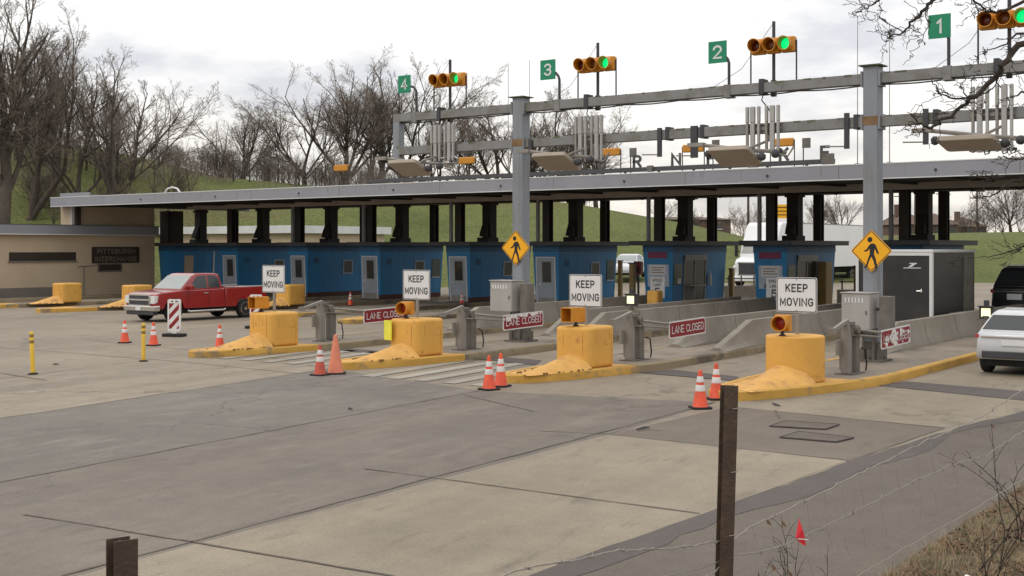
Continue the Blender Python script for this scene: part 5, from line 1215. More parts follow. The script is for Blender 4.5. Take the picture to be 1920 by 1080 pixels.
for s_ in (1,-1):
    for y in (2.2,3.05): wheel(t, s_*1.12, y, .33, s_, .2)
    MB().box(min(s_*1.262,s_*1.33),max(s_*1.262,s_*1.33),1.75,3.5,.70,.78).build('mudguard', 'steel', t, bevel=.02)

# ---- white articulated lorry beyond the booths
SX, SY = xat(1368, 72), 72.0
zr = th(SX, SY)+.06
t = empty('semi_truck', (SX+1.25, SY, zr), 'white articulated truck with long white trailer beyond the booths', 'truck')
hood = MB().slab([(0,.55),(.0,1.55),(.25,1.75),(1.5,1.98),(1.5,.55)], -1.05, 1.05).map(lambda x,y,z_: (x*(1-.14*max(0,1-y/1.5)), y, z_)).build('hood', 'white_metal', t, smooth=30, bevel=.08, seg=3)
MB().slab([(1.3,.6),(1.3,1.98),(1.62,2.72),(1.75,2.88),(2.35,3.92),(2.7,4.12),(4.35,4.14),(4.35,.6)], -1.2, 1.2).build('cab', 'white_metal', t, smooth=30, bevel=.07, seg=3)
quad_glass(t, 'windscreen', 1.36,2.12,1.08, 1.58,2.62,1.02, 'glass', .03)
MB().box(-1.15,1.15,1.35,1.75,2.70,2.80).build('sun_visor', 'white_edge', t, bevel=.03)
side_glass(t, 'side_window', [(1.65,2.0),(1.85,2.60),(2.5,2.62),(2.5,1.98)], 1.2,1.2,0,1,'glass')
g_ = MB().box(-.62,.62,-.03,.02,.78,1.50).build('grille', 'dark', t, bevel=.03); MB().box(-.66,.66,-.045,-.0,1.49,1.56).box(-.66,.66,-.045,0,.74,.79).build('grille_surround', 'chrome', g_)
MB().box(-1.1,1.1,-.10,.25,.35,.68).build('bumper', 'white_metal', t, bevel=.06, seg=3)
for s_ in (1,-1):
    MB().slab([(-.03,1.0),(.0,1.3),(.55,1.5),(.5,1.1)], min(s_*.68,s_*1.02), max(s_*.68,s_*1.02)).build('headlight', 'headlamp', t, bevel=.02)
    MB().box(min(s_*1.3,s_*1.5),max(s_*1.3,s_*1.5),1.2,1.32,1.9,2.7).box(min(s_*1.15,s_*1.4),max(s_*1.15,s_*1.4),1.3,1.36,2.2,2.26).build('door_mirror', 'ink', t, bevel=.03)
    for y in (.95,5.0,6.2,14.6,15.8): wheel(t, s_*1.0, y, .5, s_, .3)
    MB().slab([(.55,1.15),(.75,1.45),(1.25,1.5),(1.4,1.2)], min(s_*1.00,s_*1.05), max(s_*1.00,s_*1.05)).build('side_intake', 'dark', t)
tr = MB().box(-1.28,1.28,4.9,17.6,1.15,4.10).build('trailer', 'white_metal', t, bevel=.03)
MB().box(-1.29,1.29,4.89,17.61,4.06,4.12).build('trailer_rail', 'steel', tr)
MB().box(-.5,.5,1.0,17.4,.7,1.14).build('chassis', 'black', t)

# ================================================================== bare trees
def gen_tree(seed, H, trunk_frac, n_limbs, limb_ang, spread, twig_n, stems=1, droop=0.0, tw=.012, density=1.0):
    rnd = random.Random(seed); tk, lb, cr = MB(), MB(), MB()
    def tube(mb, pts, r0, r1, n):
        k = len(pts); mb.tube(pts, [r0+(r1-r0)*i/(k-1) for i in range(k)], n, cap=False)
    def path(p, d, ln, n, wob, up):
        pts = [p.copy()]; d = d.normalized()
        for _ in range(n):
            d = (d + Vector((rnd.gauss(0,wob), rnd.gauss(0,wob), rnd.gauss(0,wob*.6)+up))).normalized(); pts.append(pts[-1]+d*ln/n)
        return pts
    def side_dir(d, ang):
        o = d.orthogonal().normalized(); o.rotate(Matrix.Rotation(rnd.random()*6.283, 3, d))
        return (d*math.cos(ang)+o*math.sin(ang)).normalized()
    def samp(pts, t):
        f = t*(len(pts)-1); i = min(int(f), len(pts)-2); return pts[i].lerp(pts[i+1], f-i), (pts[i+1]-pts[i]).normalized()
    def grow(pts, ln, r_, lev):
        cnt = [0, 9, 6, 6, twig_n][lev]; cnt = max(2, int(cnt*density))
        for c in range(cnt):
            t_ = .18+.82*(c+rnd.random())/cnt
            p, d = samp(pts, min(t_, .999)); ang = R(rnd.uniform(20, 46) if lev < 3 else rnd.uniform(22, 60))
            l2 = ln*rnd.uniform(.36,.60)*(1.15-.62*t_); r2 = max(tw*(.62 if lev >= 3 else .85), r_*(1-.6*t_)*.56)
            q = path(p, side_dir(d, ang), l2, 5 if lev == 1 else 3 if lev < 4 else 2, .06 if lev < 3 else .07, .055-.10*droop)
            tube(lb if lev == 1 else cr, q, r2, max(tw*.42, r2*.4), 4 if lev < 3 else 3)
            if lev < 4: grow(q, l2, r2, lev+1)
    for s_ in range(stems):
        base = Vector((rnd.gauss(0,.45), rnd.gauss(0,.45), -.3)) if stems > 1 else Vector((0,0,-.3))
        d0 = Vector((rnd.gauss(0,.05), rnd.gauss(0,.05), 1)) if stems == 1 else Vector((rnd.gauss(0,.26), rnd.gauss(0,.26), 1))
        r0 = H*.019/(stems**.35)
        tp = path(base, d0, H*trunk_frac+.3, 6, .05, .05); tube(tk, tp, r0*1.4, r0*.9, 9)
        for k in range(n_limbs):
            t_ = .5+.5*(k+1)/n_limbs; p, d = samp(tp, min(.999, t_)); last = k == n_limbs-1
            dd = side_dir(Vector((0,0,1)), R(rnd.uniform(2, 10) if last else rnd.uniform(limb_ang*.5, limb_ang*1.35)))
            ln = H*(1-trunk_frac)*rnd.uniform(.70,.98)*(1 if last else spread)
            r1 = r0*(.75 if last else rnd.uniform(.42,.64))
            q = path(p, dd, ln, 8, .06, .045); tube(lb, q, r1, r1*.2, 6); grow(q, ln, r1, 1)
    return tk, lb, cr
VAR = {}
for k, a in {'vase': (1, 12, .14, 8, 38, .98, 4, 1, 0, .0105), 'broad': (2, 12, .20, 7, 50, .95, 4, 1, .1, .0115), 'slender': (3, 13, .32, 7, 26, .85, 4, 1, 0, .0105), 'forked': (4, 13, .30, 3, 26, .9, 4, 3, 0, .0115), 'round': (5, 12, .17, 7, 44, .92, 4, 1, .05, .0115), 'twin': (6, 12, .22, 4, 36, .95, 4, 2, 0, .0115)}.items():
    VAR[k] = gen_tree(*a)
VAR['bush'] = gen_tree(8, 5, .04, 4, 48, 1.0, 3, 4, .2, .011, .8)
VAR['sapling'] = gen_tree(9, 5, .3, 5, 26, .8, 2, 1, 0, .010, .65)
PROTO = {}
def tree(kind, px, ytop, d, label, name='bare_tree', cat='tree', group='bare trees on the hill behind the plaza', wide=1.0, rz=None, twig='twig'):
    l = (px-960)/F*d; X, Y = ld(l, d); z0 = th(X, Y); zt = CH-(ytop-HY)*d/F
    tk, lb, cr = VAR[kind]
    if kind not in PROTO:
        t = empty(name, (0,0,0), label, cat, group=group)
        tk.build('trunk', 'bark', t, smooth=60); lb.build('limbs', 'bark', t, smooth=60); c = cr.build('crown', twig, t)
        PROTO[kind] = (t, max(v[2] for v in c.data.vertices.data.vertices) if False else max(v.co.z for v in c.data.vertices))
        o = t; 
    else: o = None
    base, hgt = PROTO[kind]
    s_ = (zt-z0)/hgt
    if o is None: o = copy_tree(base); o.name = name
    o.location = (X, Y, z0-.05); o.scale = (s_*wide, s_*wide, s_); o.rotation_euler = (0,0, px*1.7 if rz is None else rz)
    o['label'] = label; o['category'] = cat; o['group'] = group
    return o
L1 = [('slender',4,-60,96,'tall bare tree cut by the left edge of the photo'),('forked',58,5,103,'bare multi stemmed tree second from the left edge'),('slender',104,45,112,'slim bare tree left of the thickest trunk on the left slope'),('twin',158,72,102,'broad bare tree with the thickest trunk on the left slope'),
 ('forked',212,112,112,'bare multi stemmed tree right of the thickest trunk'),('round',246,150,116,'rounded bare tree near the low end of the left slope'),('vase',290,240,120,'small bare clump at the right end of the left tree group'),
 ('round',385,262,151,'low rounded bare tree left of the fan shaped tree'),('vase',456,163,143,'fan shaped bare tree standing alone in the gap of sky'),('round',572,168,143,'spreading bare tree left of the tallest middle tree'),('forked',690,132,147,'bare clump crowding the right side of the tallest middle tree'),('vase',648,84,142,'tallest bare tree in the middle of the treeline'),
 ('slender',712,128,145,'slim bare tree left of the number 4 sign'),('round',762,112,146,'rounded bare tree directly behind the number 4 sign'),('forked',818,170,149,'bare clump behind the lane 4 signal'),('twin',872,178,147,'rounded bare tree right of the lane 4 signal'),('broad',925,172,148,'spreading bare tree just left of the centre pillar'),
 ('vase',988,158,146,'fan shaped bare tree just right of the centre pillar cap'),('round',1040,172,149,'rounded bare tree below the number 3 sign'),('forked',1088,185,150,'bare clump behind the lane 3 antennas'),('slender',1118,215,139,'last slim bare tree at the right end of the hill'),
 ('broad',30,150,118,'lower bare tree behind the two leftmost trunks'),('round',128,190,122,'low bare tree behind the thickest trunk on the left')]
random.seed(12)
for k, px, yt, d, lb in L1: tree(k, px, yt, d, lb, wide={648:1.28,456:1.3,158:1.3}.get(px, 1.15 if k in ('vase','broad','round') else 1.05))
L2 = [('round',1246,368,165,'small bare tree seen between columns beside the left poster booth'),('bush',1300,385,165,'low bare bush left of the brown roofed building end'),('bush',1388,372,140,'rounded bare thicket just above the white truck cab'),('bush',1422,380,145,'second bare thicket above the white truck, right of the first'),
 ('vase',1578,345,128,'dark bare tree between the right pillar and the truck trailer'),('round',1532,368,135,'bare tree between the two rightmost middle columns'),
 ('bush',1838,362,150,'dense brown thicket left of the right photo edge'),('bush',1868,350,150,'taller brown thicket near the right photo edge'),('round',1896,322,150,'bare tree rising from the thicket at the right edge'),('bush',1925,345,148,'thicket cut by the right photo edge'),('bush',1806,385,155,'low thicket beside the far brick houses')]
for k, px, yt, d, lb in L2: tree(k, px, yt, d, lb, group='bare trees beyond the far field', wide=1.15 if k == 'bush' else 1)
for q in range(104):
    px = random.uniform(60, 340) if q < 36 else random.uniform(330, 1120) if q < 66 else random.uniform(330, 760); d = random.uniform(100, 124) if q < 36 else random.uniform(124, 146); l = (px-960)/F*d; X, Y = ld(l, d); h = random.uniform(2.2, 5.5); zt = th(X, Y)+h
    tree('sapling' if q % 3 else 'bush', px, HY-(zt-CH)*F/d, d, 'thin bare sapling in the scrub on the hill below the larger trees', name='sapling', cat='sapling', group='saplings on the hill', wide=1.2)

# brown scrub covering the hillside under the trees: too many stems to count
b = MB(); random.seed(31)
for q in range(3400):
    px = random.uniform(-60, 330) if q < 1100 else random.uniform(280, 900); d = random.uniform(104, 140) if q < 1100 else random.uniform(121, 142); l = (px-960)/F*d; X, Y = ld(l, d)
    if noise.noise(Vector((X*.12, Y*.12, 5))) < -.10: continue
    p = Vector((X, Y, th(X, Y)-.05)); h = random.uniform(.7, 2.3); dr = Vector((random.gauss(0,.22), random.gauss(0,.22), 1)); e_ = p+dr*h; mid = p+dr*h*.5+Vector((random.gauss(0,.08),random.gauss(0,.08),0))
    b.tube([p, mid, e_], [.022,.016,.007], 3, cap=False)
    for _ in range(3):
        s_ = p.lerp(e_, random.uniform(.3,.9)); b.tube([s_, s_+Vector((random.gauss(0,.35), random.gauss(0,.35), random.uniform(.2,.7)))*h*.45], [.011,.005], 3, cap=False)
tag(b.build('undergrowth', 'twig'), 'brown leafless scrub covering the hillside under the trees', 'undergrowth', kind='stuff')
# ================================================================== far buildings, poles, signs
def house(px0, px1, ytop, d, roof_h, label, wall='brick', roof='brown_roof', depth=9, group='brown buildings beyond the field', zbase=None, rz=None):
    l0, l1 = (px0-960)/F*d, (px1-960)/F*d; c = ld((l0+l1)/2, d); wd = (l1-l0)
    z0 = th(*c)-.6; zt = CH-(ytop-HY)*d/F; h = max(1.5, zt-z0-roof_h)
    t = empty('brick_building', (*c, z0), label, 'building', rz=math.asin(SA)+R(6), group=group)
    MB().box(-wd/2, wd/2, 0, depth, 0, h).build('wall', wall, t)
    r_ = MB().add([(-wd/2-.4,-.4,h),(wd/2+.4,-.4,h),(wd/2+.4,depth+.4,h),(-wd/2-.4,depth+.4,h),(-wd/2+roof_h,depth/2,h+roof_h),(wd/2-roof_h,depth/2,h+roof_h)], [(0,1,5,4),(1,2,5),(2,3,4,5),(3,0,4),(3,2,1,0)]).build('roof', roof, t)
    n = max(2, int(wd/3.2))
    for k in range(n):
        x = -wd/2+wd*(k+.5)/n; w = MB().box(x-.5,x+.5,-.05,.02,h*.35,h*.35+1.1).build('window', 'glass', t); MB().box(x-.56,x+.56,-.09,-.0,h*.35-.1,h*.35-.002).build('sill', 'white_edge', w)
    if roof_h > 1: MB().box(-wd*.3,-wd*.3+.7,depth/2-.4,depth/2+.3,h+roof_h*.6,h+roof_h+.9).build('chimney', 'brick', r_)
house(1232, 1372, 405, 172, .5, 'long brown flat looking building behind the grass slope between the poster booths', depth=12)
house(1690, 1742, 393, 185, 2.2, 'brown roofed house seen right of the right pillar'); house(1745, 1800, 399, 190, 1.8, 'brick house between the rightmost canopy columns'); house(1806, 1850, 406, 195, 1.6, 'low brick house left of the far right thicket')
def pole(px, ytop, d, label, arms=2):
    l = (px-960)/F*d; c = ld(l, d); z0 = th(*c)-.2; zt = CH-(ytop-HY)*d/F
    t = empty('utility_pole', (*c, z0), label, 'pole', rz=math.asin(SA)+.3, group='utility poles beyond the plaza')
    MB().tube([(0,0,0),(0,0,zt-z0)], [.16,.10], 8).build('mast', 'bark', t, smooth=60)
    for k in range(arms): MB().box(-1.1,1.1,-.06,.06,zt-z0-.5-.9*k,zt-z0-.38-.9*k).build('cross_arm', 'bark', t)
for a in ((1293,352,150,'utility pole seen between the columns of the left poster booth'),(1403,330,130,'tall thin pole above the white truck cab',0),(1716,340,160,'utility pole right of the right pillar'),(1769,345,165,'utility pole between the two rightmost columns'),(1832,352,160,'utility pole at the left side of the far right thicket'),(1638+52,350,170,'far utility pole close to the right pillar')): pole(*a)
d = 100; l = (1466-960)/F*d; c = ld(l, d); z0 = th(*c)
t = empty('roadside_sign', (*c, z0-.1), 'small yellow roadside board seen between columns above the truck', 'road sign', rz=math.asin(SA)); zc = CH-(394-HY)*d/F-z0
MB().box(-.8,.8,-.03,.03,zc-.55,zc+.55).build('sign_panel', 'diamond', t); MB().box(-.5,-.42,.031,.1,0,zc+.5).box(.42,.5,.031,.1,0,zc+.5).build('posts', 'steel', t)
b = MB()
for k in range(3): b.box(-.6,.6-.2*(k % 2),-.034,-.0305,zc+.28-.3*k,zc+.36-.3*k)
b.build('lettering', 'ink', t)
for px, y0, y1, d, w_, lb in ((1163,490,548,62,.09,'thin brown post just right of the grey door booth'),(1186,495,548,60,.12,'brown post in the gap left of the left poster booth'),(1372,505,552,60,.10,'brown post left of the right poster booth'),(1605,500,550,56,.08,'rusty post right of the right poster booth')):
    c = ld((px-960)/F*d, d); z0 = CH-(y1-HY)*d/F; z0 = min(z0, .6)-.0; zt = CH-(y0-HY)*d/F
    t = empty('gate_post', (*c, 0), lb, 'post', group='brown posts between the booths'); MB().box(-w_,w_,-w_,w_,0,zt).build('post', 'tan', t, bevel=.01); MB().box(-w_*1.3,w_*1.3,-w_*1.3,w_*1.3,zt,zt+.05).build('cap', 'dark', t)
c = ld((1197-960)/F*61, 61)
t = empty('exit_signal', (*c, 0), 'small red and black lane signal in the gap left of the left poster booth', 'signal'); MB().box(-.04,.04,-.04,.04,0,1.65).build('post', 'dark', t); MB().box(-.2,.2,-.12,.12,1.65,2.3).build('housing', 'red_sign', t, bevel=.02); MB().box(-.35,.1,-.18,-.125,1.75,2.05).build('visor', 'ink', t)
# low concrete walls and barrier boards behind the booths
for px0, px1, d, lb in ((1358,1420,66,'pale low barrier wall behind the booths under the truck'),(1570,1640,60,'pale low barrier beyond the right poster booth')):
    c0, c1 = Vector(ld((px0-960)/F*d, d)), Vector(ld((px1-960)/F*d, d)); q = (c0+c1)/2; e_ = c1-c0
    t = empty('concrete_barrier', (q.x, q.y, 0), lb, 'concrete barrier', rz=math.atan2(e_.y, e_.x), group='low barriers behind the booths')
    MB().slab([(-.3,0),(.3,0),(.12,.35),(.1,.95),(-.1,.95),(-.12,.35)], -e_.length/2, e_.length/2).build('wall', 'concrete', t, bevel=.02)
    b = MB()
    for k in range(3): x = -e_.length/2+.2+k*e_.length/2.6; b.box(x,x+.06,-.05,.05,.95,1.5); 
    b.box(-e_.length/2+.1,e_.length/2-.1,-.03,.03,1.3,1.36); b.build('rail', 'steel_dark', t)

# ================================================================== foreground bank, fence, brambles
def bank_h(l, d):
    s1 = (l-3.35)*.815-(d-11.3)*.58; s2 = 10.4-d
    s_ = max(s1, s2 if l < 3.3 else min(s2, s1+.0) if s1 > s2 else s1)
    if s_ < 0: return -.03*min(1, -s_*3) - .0
    h = .235*s_ if s_ < 3 else .705+.16*(s_-3)
    return min(1.36, h)
b = MB(); random.seed(4); nl, nd = 110, 110
for j in range(nd+1):
    for i in range(nl+1):
        l = -8+26*i/nl; d = -4+30*j/nd; h = bank_h(l, d)
        if h > 0: h += .05*noise.noise(Vector((l*1.3,d*1.3,0)))*min(1,h*4)+.02*noise.noise(Vector((l*6,d*6,3)))*min(1,h*5)
        b.v.append((*ld(l, d), h-.002))
for j in range(nd):
    for i in range(nl): a = j*(nl+1)+i; b.f.append((a,a+1,a+nl+2,a+nl+1))
struct(b.build('grass_bank', 'bank', smooth=180))
def fence_s(px): r = (px-960)/F; return (3.8*r+1.19)/(2.28-2.7*r)
def fence_pt(px, py):
    s_ = fence_s(px); d = 3.8+2.7*s_; return atd(px, py, d)
def fpost(px, ytop, s_, label, lean, rz):
    l, d = -1.19+2.28*s_, 3.8+2.7*s_; c = ld(l, d); zb = bank_h(l, d)-.15; zt = CH-(ytop-HY)*d/F
    t = empty('fence_post', (*c, zb), label, 'fence post', group='brown steel fence posts'); t.rotation_euler = (0, R(lean), rz)
    h = zt-zb; w_ = .037
    b = MB(); b.box(-w_,w_,-.036,-.030,0,h); b.box(-w_,w_,.030,.036,0,h-.004); b.box(-.003,.003,-.0299,.0299,0,h-.01); b.build('post', 'rusty_post', t, bevel=.0015)
    b = MB()
    for z_ in (h-.12,h-.45,h-.78): b.tube([(w_*.2,-.0375,z_),(w_+.004,-.037,z_+.004),(w_+.004,.0,z_)], .003, 5)
    b.build('wire_clips', 'wire', t)
th0 = math.asin(SA)
fpost(1346, 722, fence_s(1352), 'tall brown steel fence post in the foreground, right of centre', 1.7, th0+R(10)); fpost(226, 1009, .0, 'short looking brown steel fence post at the bottom left of the photo', 0, th0+R(38))
wf = empty('wire_fence', fence_pt(1376, 1012), 'loose barbed wire fence strands sagging across the foreground', 'wire fence'); o0 = Vector(wf.location)
SA_ = [(900,1110),(945,1078),(1000,1062),(1080,1050),(1160,1031),(1254,1029),(1339,1017),(1376,1012),(1404,990),(1450,968),(1498,946),(1550,920),(1600,893),(1655,867),(1710,840),(1760,817),(1808,797),(1850,775),(1883,754),(1930,722),(2000,672)]
SB_ = [(1270,1110),(1339,1072),(1376,1041),(1437,1031),(1474,1021),(1550,985),(1629,946),(1710,905),(1796,868),(1849,854),(1930,800),(2000,760)]
SC_ = [(1560,1110),(1657,1051),(1739,1003),(1828,954),(1930,890),(2000,850)]
def strand(pts, r_, barb):
    b = MB(); P = []
    random.seed(len(pts))
    for (a, c) in zip(pts, pts[1:]):
        n = max(2, int(abs(c[0]-a[0])/9))
        for k in range(n):
            f = k/n; P.append(fence_pt(a[0]+(c[0]-a[0])*f, a[1]+(c[1]-a[1])*f+random.gauss(0,1.0))-o0)
    b.tube(P, r_, 5)
    if barb:
        for k in range(4, len(P), 6):
            p = P[k]
            for _ in range(2):
                v = Vector((random.gauss(0,1),random.gauss(0,1),random.gauss(0,1))).normalized()*.022; b.tube([p-v, p+v], .0022, 4)
            b.tube([p-Vector((.006,.0,0)), p+Vector((.006,0,0))], .0065, 6)
    return b
strand(SA_, .0042, True).build('strand', 'wire', wf); strand(SB_, .0036, True).build('strand', 'wire', wf); strand(SC_, .003, False).build('strand', 'wire', wf)
b = MB(); random.seed(8)
for px in range(1410, 1900, 34):
    yA = [a[1]+(c[1]-a[1])*(px-a[0])/(c[0]-a[0]) for a, c in zip(SA_, SA_[1:]) if a[0] <= px <= c[0]][0]
    pts = [fence_pt(px+random.gauss(0,3)+2*k, yA+k*34)-o0 for k in range(5)]
    b.tube(pts, .0009, 4)
for off in (62,104,150):
    b.tube([fence_pt(px, y+off)-o0 for px, y in SA_[8:]], .0009, 4)
b.build('mesh_wires', 'wire', wf)
# loose wire ends by the tall post
b = MB()
for pts in ([(1376,1041),(1355,1058),(1330,1085),(1310,1110)],[(1376,1048),(1350,1052),(1310,1066),(1240,1082),(1180,1100)],[(1376,1050),(1362,1075),(1355,1110)]): b.tube([fence_pt(*p)-o0 for p in pts], .0028, 5)
b.build('loose_ends', 'wire', wf)
c = fence_pt(1500, 1000)
t = empty('marker_flag', c, 'red plastic marker flag tied to the fence wire', 'flag', rz=th0)
k_ = 5.9/F
b = MB(); P = [(-2,-34),(5,-10),(10,2),(15,30),(4,24),(-11,12)]
b.v = [(x*k_, -.012*math.sin(i*1.7)+.0, -y*k_) for i, (x, y) in enumerate(P)] + [(x*k_, -.012*math.sin(i*1.7)+.004, -y*k_) for i, (x, y) in enumerate(P)]
b.f = [tuple(range(6)), tuple(range(11,5,-1))]+[(i,(i+1)%6,6+(i+1)%6,6+i) for i in range(6)]; b.build('cloth', 'flag', t)
MB().tube([(-13*k_,-.02,-12*k_),(0,-.022,-11*k_),(17*k_,-.02,-13*k_)], .003, 5).build('tie', 'collar', t)

def stems(name, l, d, n, h, lean, label, seed, m='twig_dark', r0=.006, group=None, leaf=False):
    random.seed(seed); z0 = bank_h(l, d)-.03; t = empty(name, (*ld(l, d), z0), label, 'plant', group=group)
    b = MB(); lf = MB()
    for _ in range(n):
        p = Vector((random.gauss(0,.12),random.gauss(0,.12),0)); dr = Vector((random.gauss(lean,.35),random.gauss(0,.35),1)).normalized(); pts = [p.copy()]
        hh = h*random.uniform(.5,1.1); k = 9
        for i in range(k): dr = (dr+Vector((random.gauss(0,.14),random.gauss(0,.14),-.05))).normalized(); p = p+dr*hh/k; pts.append(p.copy())
        b.tube(pts, [r0*(1-.8*i/k) for i in range(k+1)], 5)
        for i in range(2, k, 1):
            for _ in range(random.choice((0,1,1,2))):
                v = (dr+Vector((random.gauss(0,.8),random.gauss(0,.8),random.gauss(.1,.4)))).normalized()*hh*random.uniform(.06,.25)
                w_ = pts[i]+v*.5+Vector((0,0,.02)); b.tube([pts[i], w_, pts[i]+v], [r0*.4,r0*.3,r0*.18], 4)
                if leaf or random.random() < .18: lf.add([pts[i]+v, pts[i]+v+Vector((.02,.008,-.02)), pts[i]+v+Vector((.035,0,-.045)), pts[i]+v+Vector((.008,-.01,-.03))], [(0,1,2,3)])
    b.build('stems', m, t, smooth=60)
    if lf.v: lf.build('dead_leaves', 'leaf_dead', t)
    return t
stems('bramble', 1.62, 7.6, 5, .75, .25, 'dark bramble stems below the red flag', 3, r0=.005)
stems('bramble', 1.95, 8.0, 4, .7, .15, 'dark bramble stems right of the red flag', 5, r0=.005)
stems('bramble', 1.35, 7.1, 3, .6, .3, 'low bramble stems just right of the tall fence post', 7, r0=.0045)
stems('bramble', 4.0, 10.2, 7, 1.15, -.1, 'tall tangled bramble at the lower right edge of the photo', 9, r0=.007)
stems('bramble', 4.8, 11.4, 9, 1.35, -.15, 'tangled bramble beyond the right edge of the fence wires', 11, r0=.007)
stems('bramble', 3.5, 9.2, 5, .8, .1, 'low bramble above the litter at the bottom right', 15, r0=.005)
# dry grass, dead leaves and clover on the bank
def scatter(name, m, n, seed, hmin, hmax, w_, flat=False):
    random.seed(seed); b = MB()
    while len(b.f) < n:
        l = random.uniform(1.6, 9); d = random.uniform(5.0, 17)
        h = bank_h(l, d)
        if h < .03 or l/d < .22 or l/d > .52: continue
        if noise.noise(Vector((l*1.1+seed, d*1.1, seed))) < -.12: continue
        p = Vector((*ld(l, d), h))
        a = random.random()*6.28; u = Vector((math.cos(a), math.sin(a), 0))
        if flat:
            s_ = random.uniform(.02,.05); v = Vector((-u.y,u.x,random.gauss(0,.5))).normalized(); p.z += random.uniform(.01,.05)
            b.add([p-u*s_, p+v*s_*.5, p+u*s_+Vector((0,0,random.gauss(0,.02))), p-v*s_*.5], [(0,1,2,3)])
        else:
            hh = random.uniform(hmin, hmax); ln = Vector((random.gauss(0,.5),random.gauss(0,.5),1)).normalized()*hh
            q = p+ln*.55; e_ = p+ln+Vector((ln.x,ln.y,-.3*hh))*.4
            b.add([p-u*w_, p+u*w_, q+u*w_*.7, e_, q-u*w_*.7], [(0,1,2,4),(4,2,3)])
    o = b.build(name, m); tag(o, kind='stuff'); return o
tag(scatter('dry_grass', 'straw', 9000, 1, .06, .26, .0035), 'dry straw coloured grass on the bank at the lower right', 'grass')
tag(scatter('green_grass', 'blade', 2600, 2, .04, .13, .004), 'short green blades among the dry grass on the bank', 'grass')
tag(scatter('leaf_litter', 'leaf_dead', 3000, 3, 0, 0, 0, True), 'brown dead leaves lying over the bank', 'leaf litter')
c = atd(1868, 1062, 9.35); z0 = bank_h(3.65, 9.35)
t = empty('litter_bag', (c.x, c.y, z0), 'crumpled pale green and white plastic litter at the bottom right corner', 'litter')
for m, ox, sc_, nm in (('litter', .05, (.20,.13,.10), 'plastic_bag'), ('litter_white', -.20, (.11,.09,.07), 'white_scrap')):
    b = MB(); random.seed(6); n1, n2 = 14, 8
    for j in range(n2+1):
        for i in range(n1):
            a, e_ = 6.283*i/n1, math.pi*(j/n2-.5); v = Vector((math.cos(a)*math.cos(e_), math.sin(a)*math.cos(e_), math.sin(e_))); k_ = 1+.45*noise.noise(v*2.3+Vector((ox*20,0,0)))
            b.v.append((ox+v.x*sc_[0]*k_, v.y*sc_[1]*k_, .05+v.z*sc_[2]*k_))
    for j in range(n2):
        for i in range(n1): b.f.append((j*n1+i, j*n1+(i+1)%n1, (j+1)*n1+(i+1)%n1, (j+1)*n1+i))
    b.build(nm, m, t, smooth=25)
# small debris on the road
random.seed(17)
for px, py, lb in ((1206,806,'short dark stick of debris on the pale concrete'),(1454,761,'dark scrap lying by the nearest kerb'),(656,769,'tiny dark speck of debris on the dark lane'),(105,685,'tiny dark stone beside the left yellow post')):
    p = at(px, py); t = empty('debris', (p.x, p.y, .013), lb, 'debris', rz=random.random()*3, group='bits of debris on the road')
    ln = .2 if px > 1000 else .08
    MB().tube([(-ln,0,.015),(0,.01,.022),(ln*.9,-.01,.015)], [.012,.02,.01], 6).build('scrap', 'dark', t)

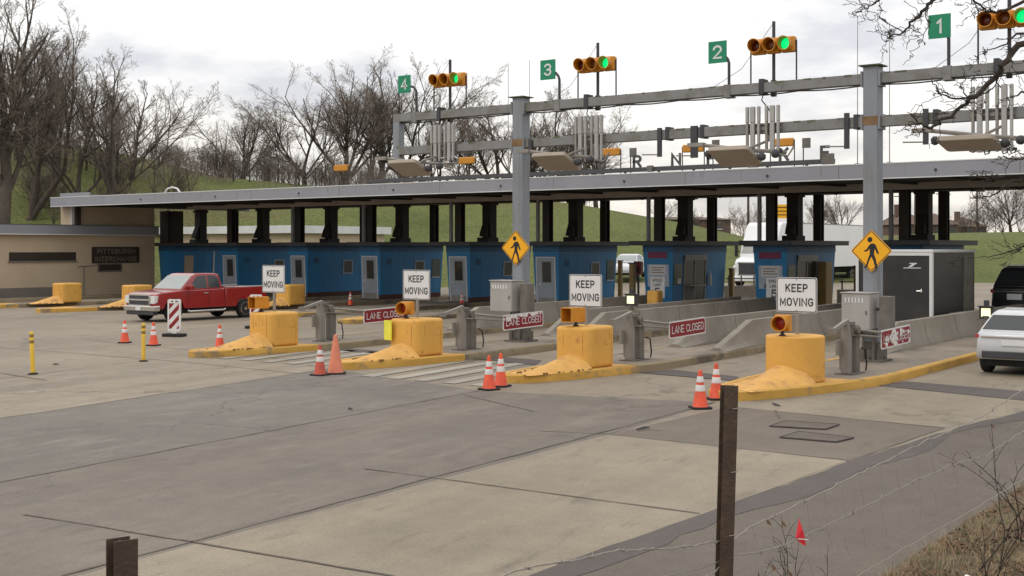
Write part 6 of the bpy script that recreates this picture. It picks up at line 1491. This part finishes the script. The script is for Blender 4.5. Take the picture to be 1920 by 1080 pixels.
# ---- twigs overhanging from a tree beyond the right edge
ot = empty('overhanging_tree', (*ld(5.4, 8.6), bank_h(5.4, 8.6)-.1), 'dark bare branches reaching in from a tree beyond the right edge', 'tree'); o0 = Vector(ot.location); o0.z = ot.location.z
DT = 8.0
def P3(px, py, d=DT): return atd(px, py, d)-o0
MB().tube([(0,0,0),(.05,.02,1.5),(-.05,.1,3.0),(.05,.1,4.8),(.2,.2,6.2)], [.14,.12,.10,.075,.04], 10).build('trunk', 'bark', ot, smooth=60)
random.seed(21); b = MB()
def br(pts, r0, r1, tw=3, lv=0):
    P = [P3(*p) if not isinstance(p, Vector) else p for p in pts]; Q = []
    for a, c in zip(P, P[1:]):
        for k in range(4): Q.append(a.lerp(c, k/4)+Vector((random.gauss(0,.006),random.gauss(0,.02),random.gauss(0,.006))))
    Q.append(P[-1]); n = len(Q)
    b.tube(Q, [r0+(r1-r0)*i/(n-1) for i in range(n)], 6)
    if lv < 2:
        for i in range(1, n):
            for _ in range(tw if random.random() < .6 else 0):
                if random.random() < (.70 if lv == 0 else .8): continue
                d_ = (Q[i]-Q[i-1]).normalized(); v = (d_*.9+Vector((random.gauss(0,.7),random.gauss(0,.8),random.gauss(0,.6)))).normalized()*random.uniform(.06,.24)*(1 if lv == 0 else .6)
                br([Q[i], Q[i]+v*.5+Vector((random.gauss(0,.015),0,random.gauss(0,.015))), Q[i]+v], max(.0022,r1*.6), .0016, 2, lv+1)
br([(2250,10),(2060,60),(1940,60),(1900,95),(1875,131),(1829,180),(1811,193),(1774,226),(1749,240),(1725,235),(1707,214)], .028, .004)
br([(1829,180),(1786,185),(1759,168),(1748,147)], .007, .003); br([(1820,186),(1800,162),(1794,147)], .005, .002); br([(1835,178),(1862,165),(1880,140)], .006, .003)
br([(2250,-80),(2000,-60),(1850,-50),(1746,0),(1731,21),(1710,43),(1694,58),(1664,73)], .022, .003); br([(1691,58),(1672,48),(1652,34)], .004, .002); br([(1734,15),(1737,49),(1728,79)], .004, .002)
br([(1800,-55),(1700,-40),(1646,0),(1627,15),(1606,24)], .009, .0025); br([(2040,-30),(1920,6),(1881,21),(1850,21),(1835,6),(1820,-12)], .012, .005)
br([(2100,180),(1960,170),(1920,172),(1895,182)], .012, .004); br([(2150,100),(1980,60),(1905,65),(1880,85),(1850,95)], .012, .003)
br([(2150,260),(1980,300),(1920,332),(1879,351),(1855,370),(1828,370)], .012, .003); br([(2120,250),(1950,290),(1905,300),(1880,292)], .007, .003)
br([(2150,420),(1940,455),(1910,466),(1871,479),(1832,483)], .008, .002); br([(1880,330),(1850,335),(1810,322)], .004, .002)
b.build('branches', 'twig_dark', ot)
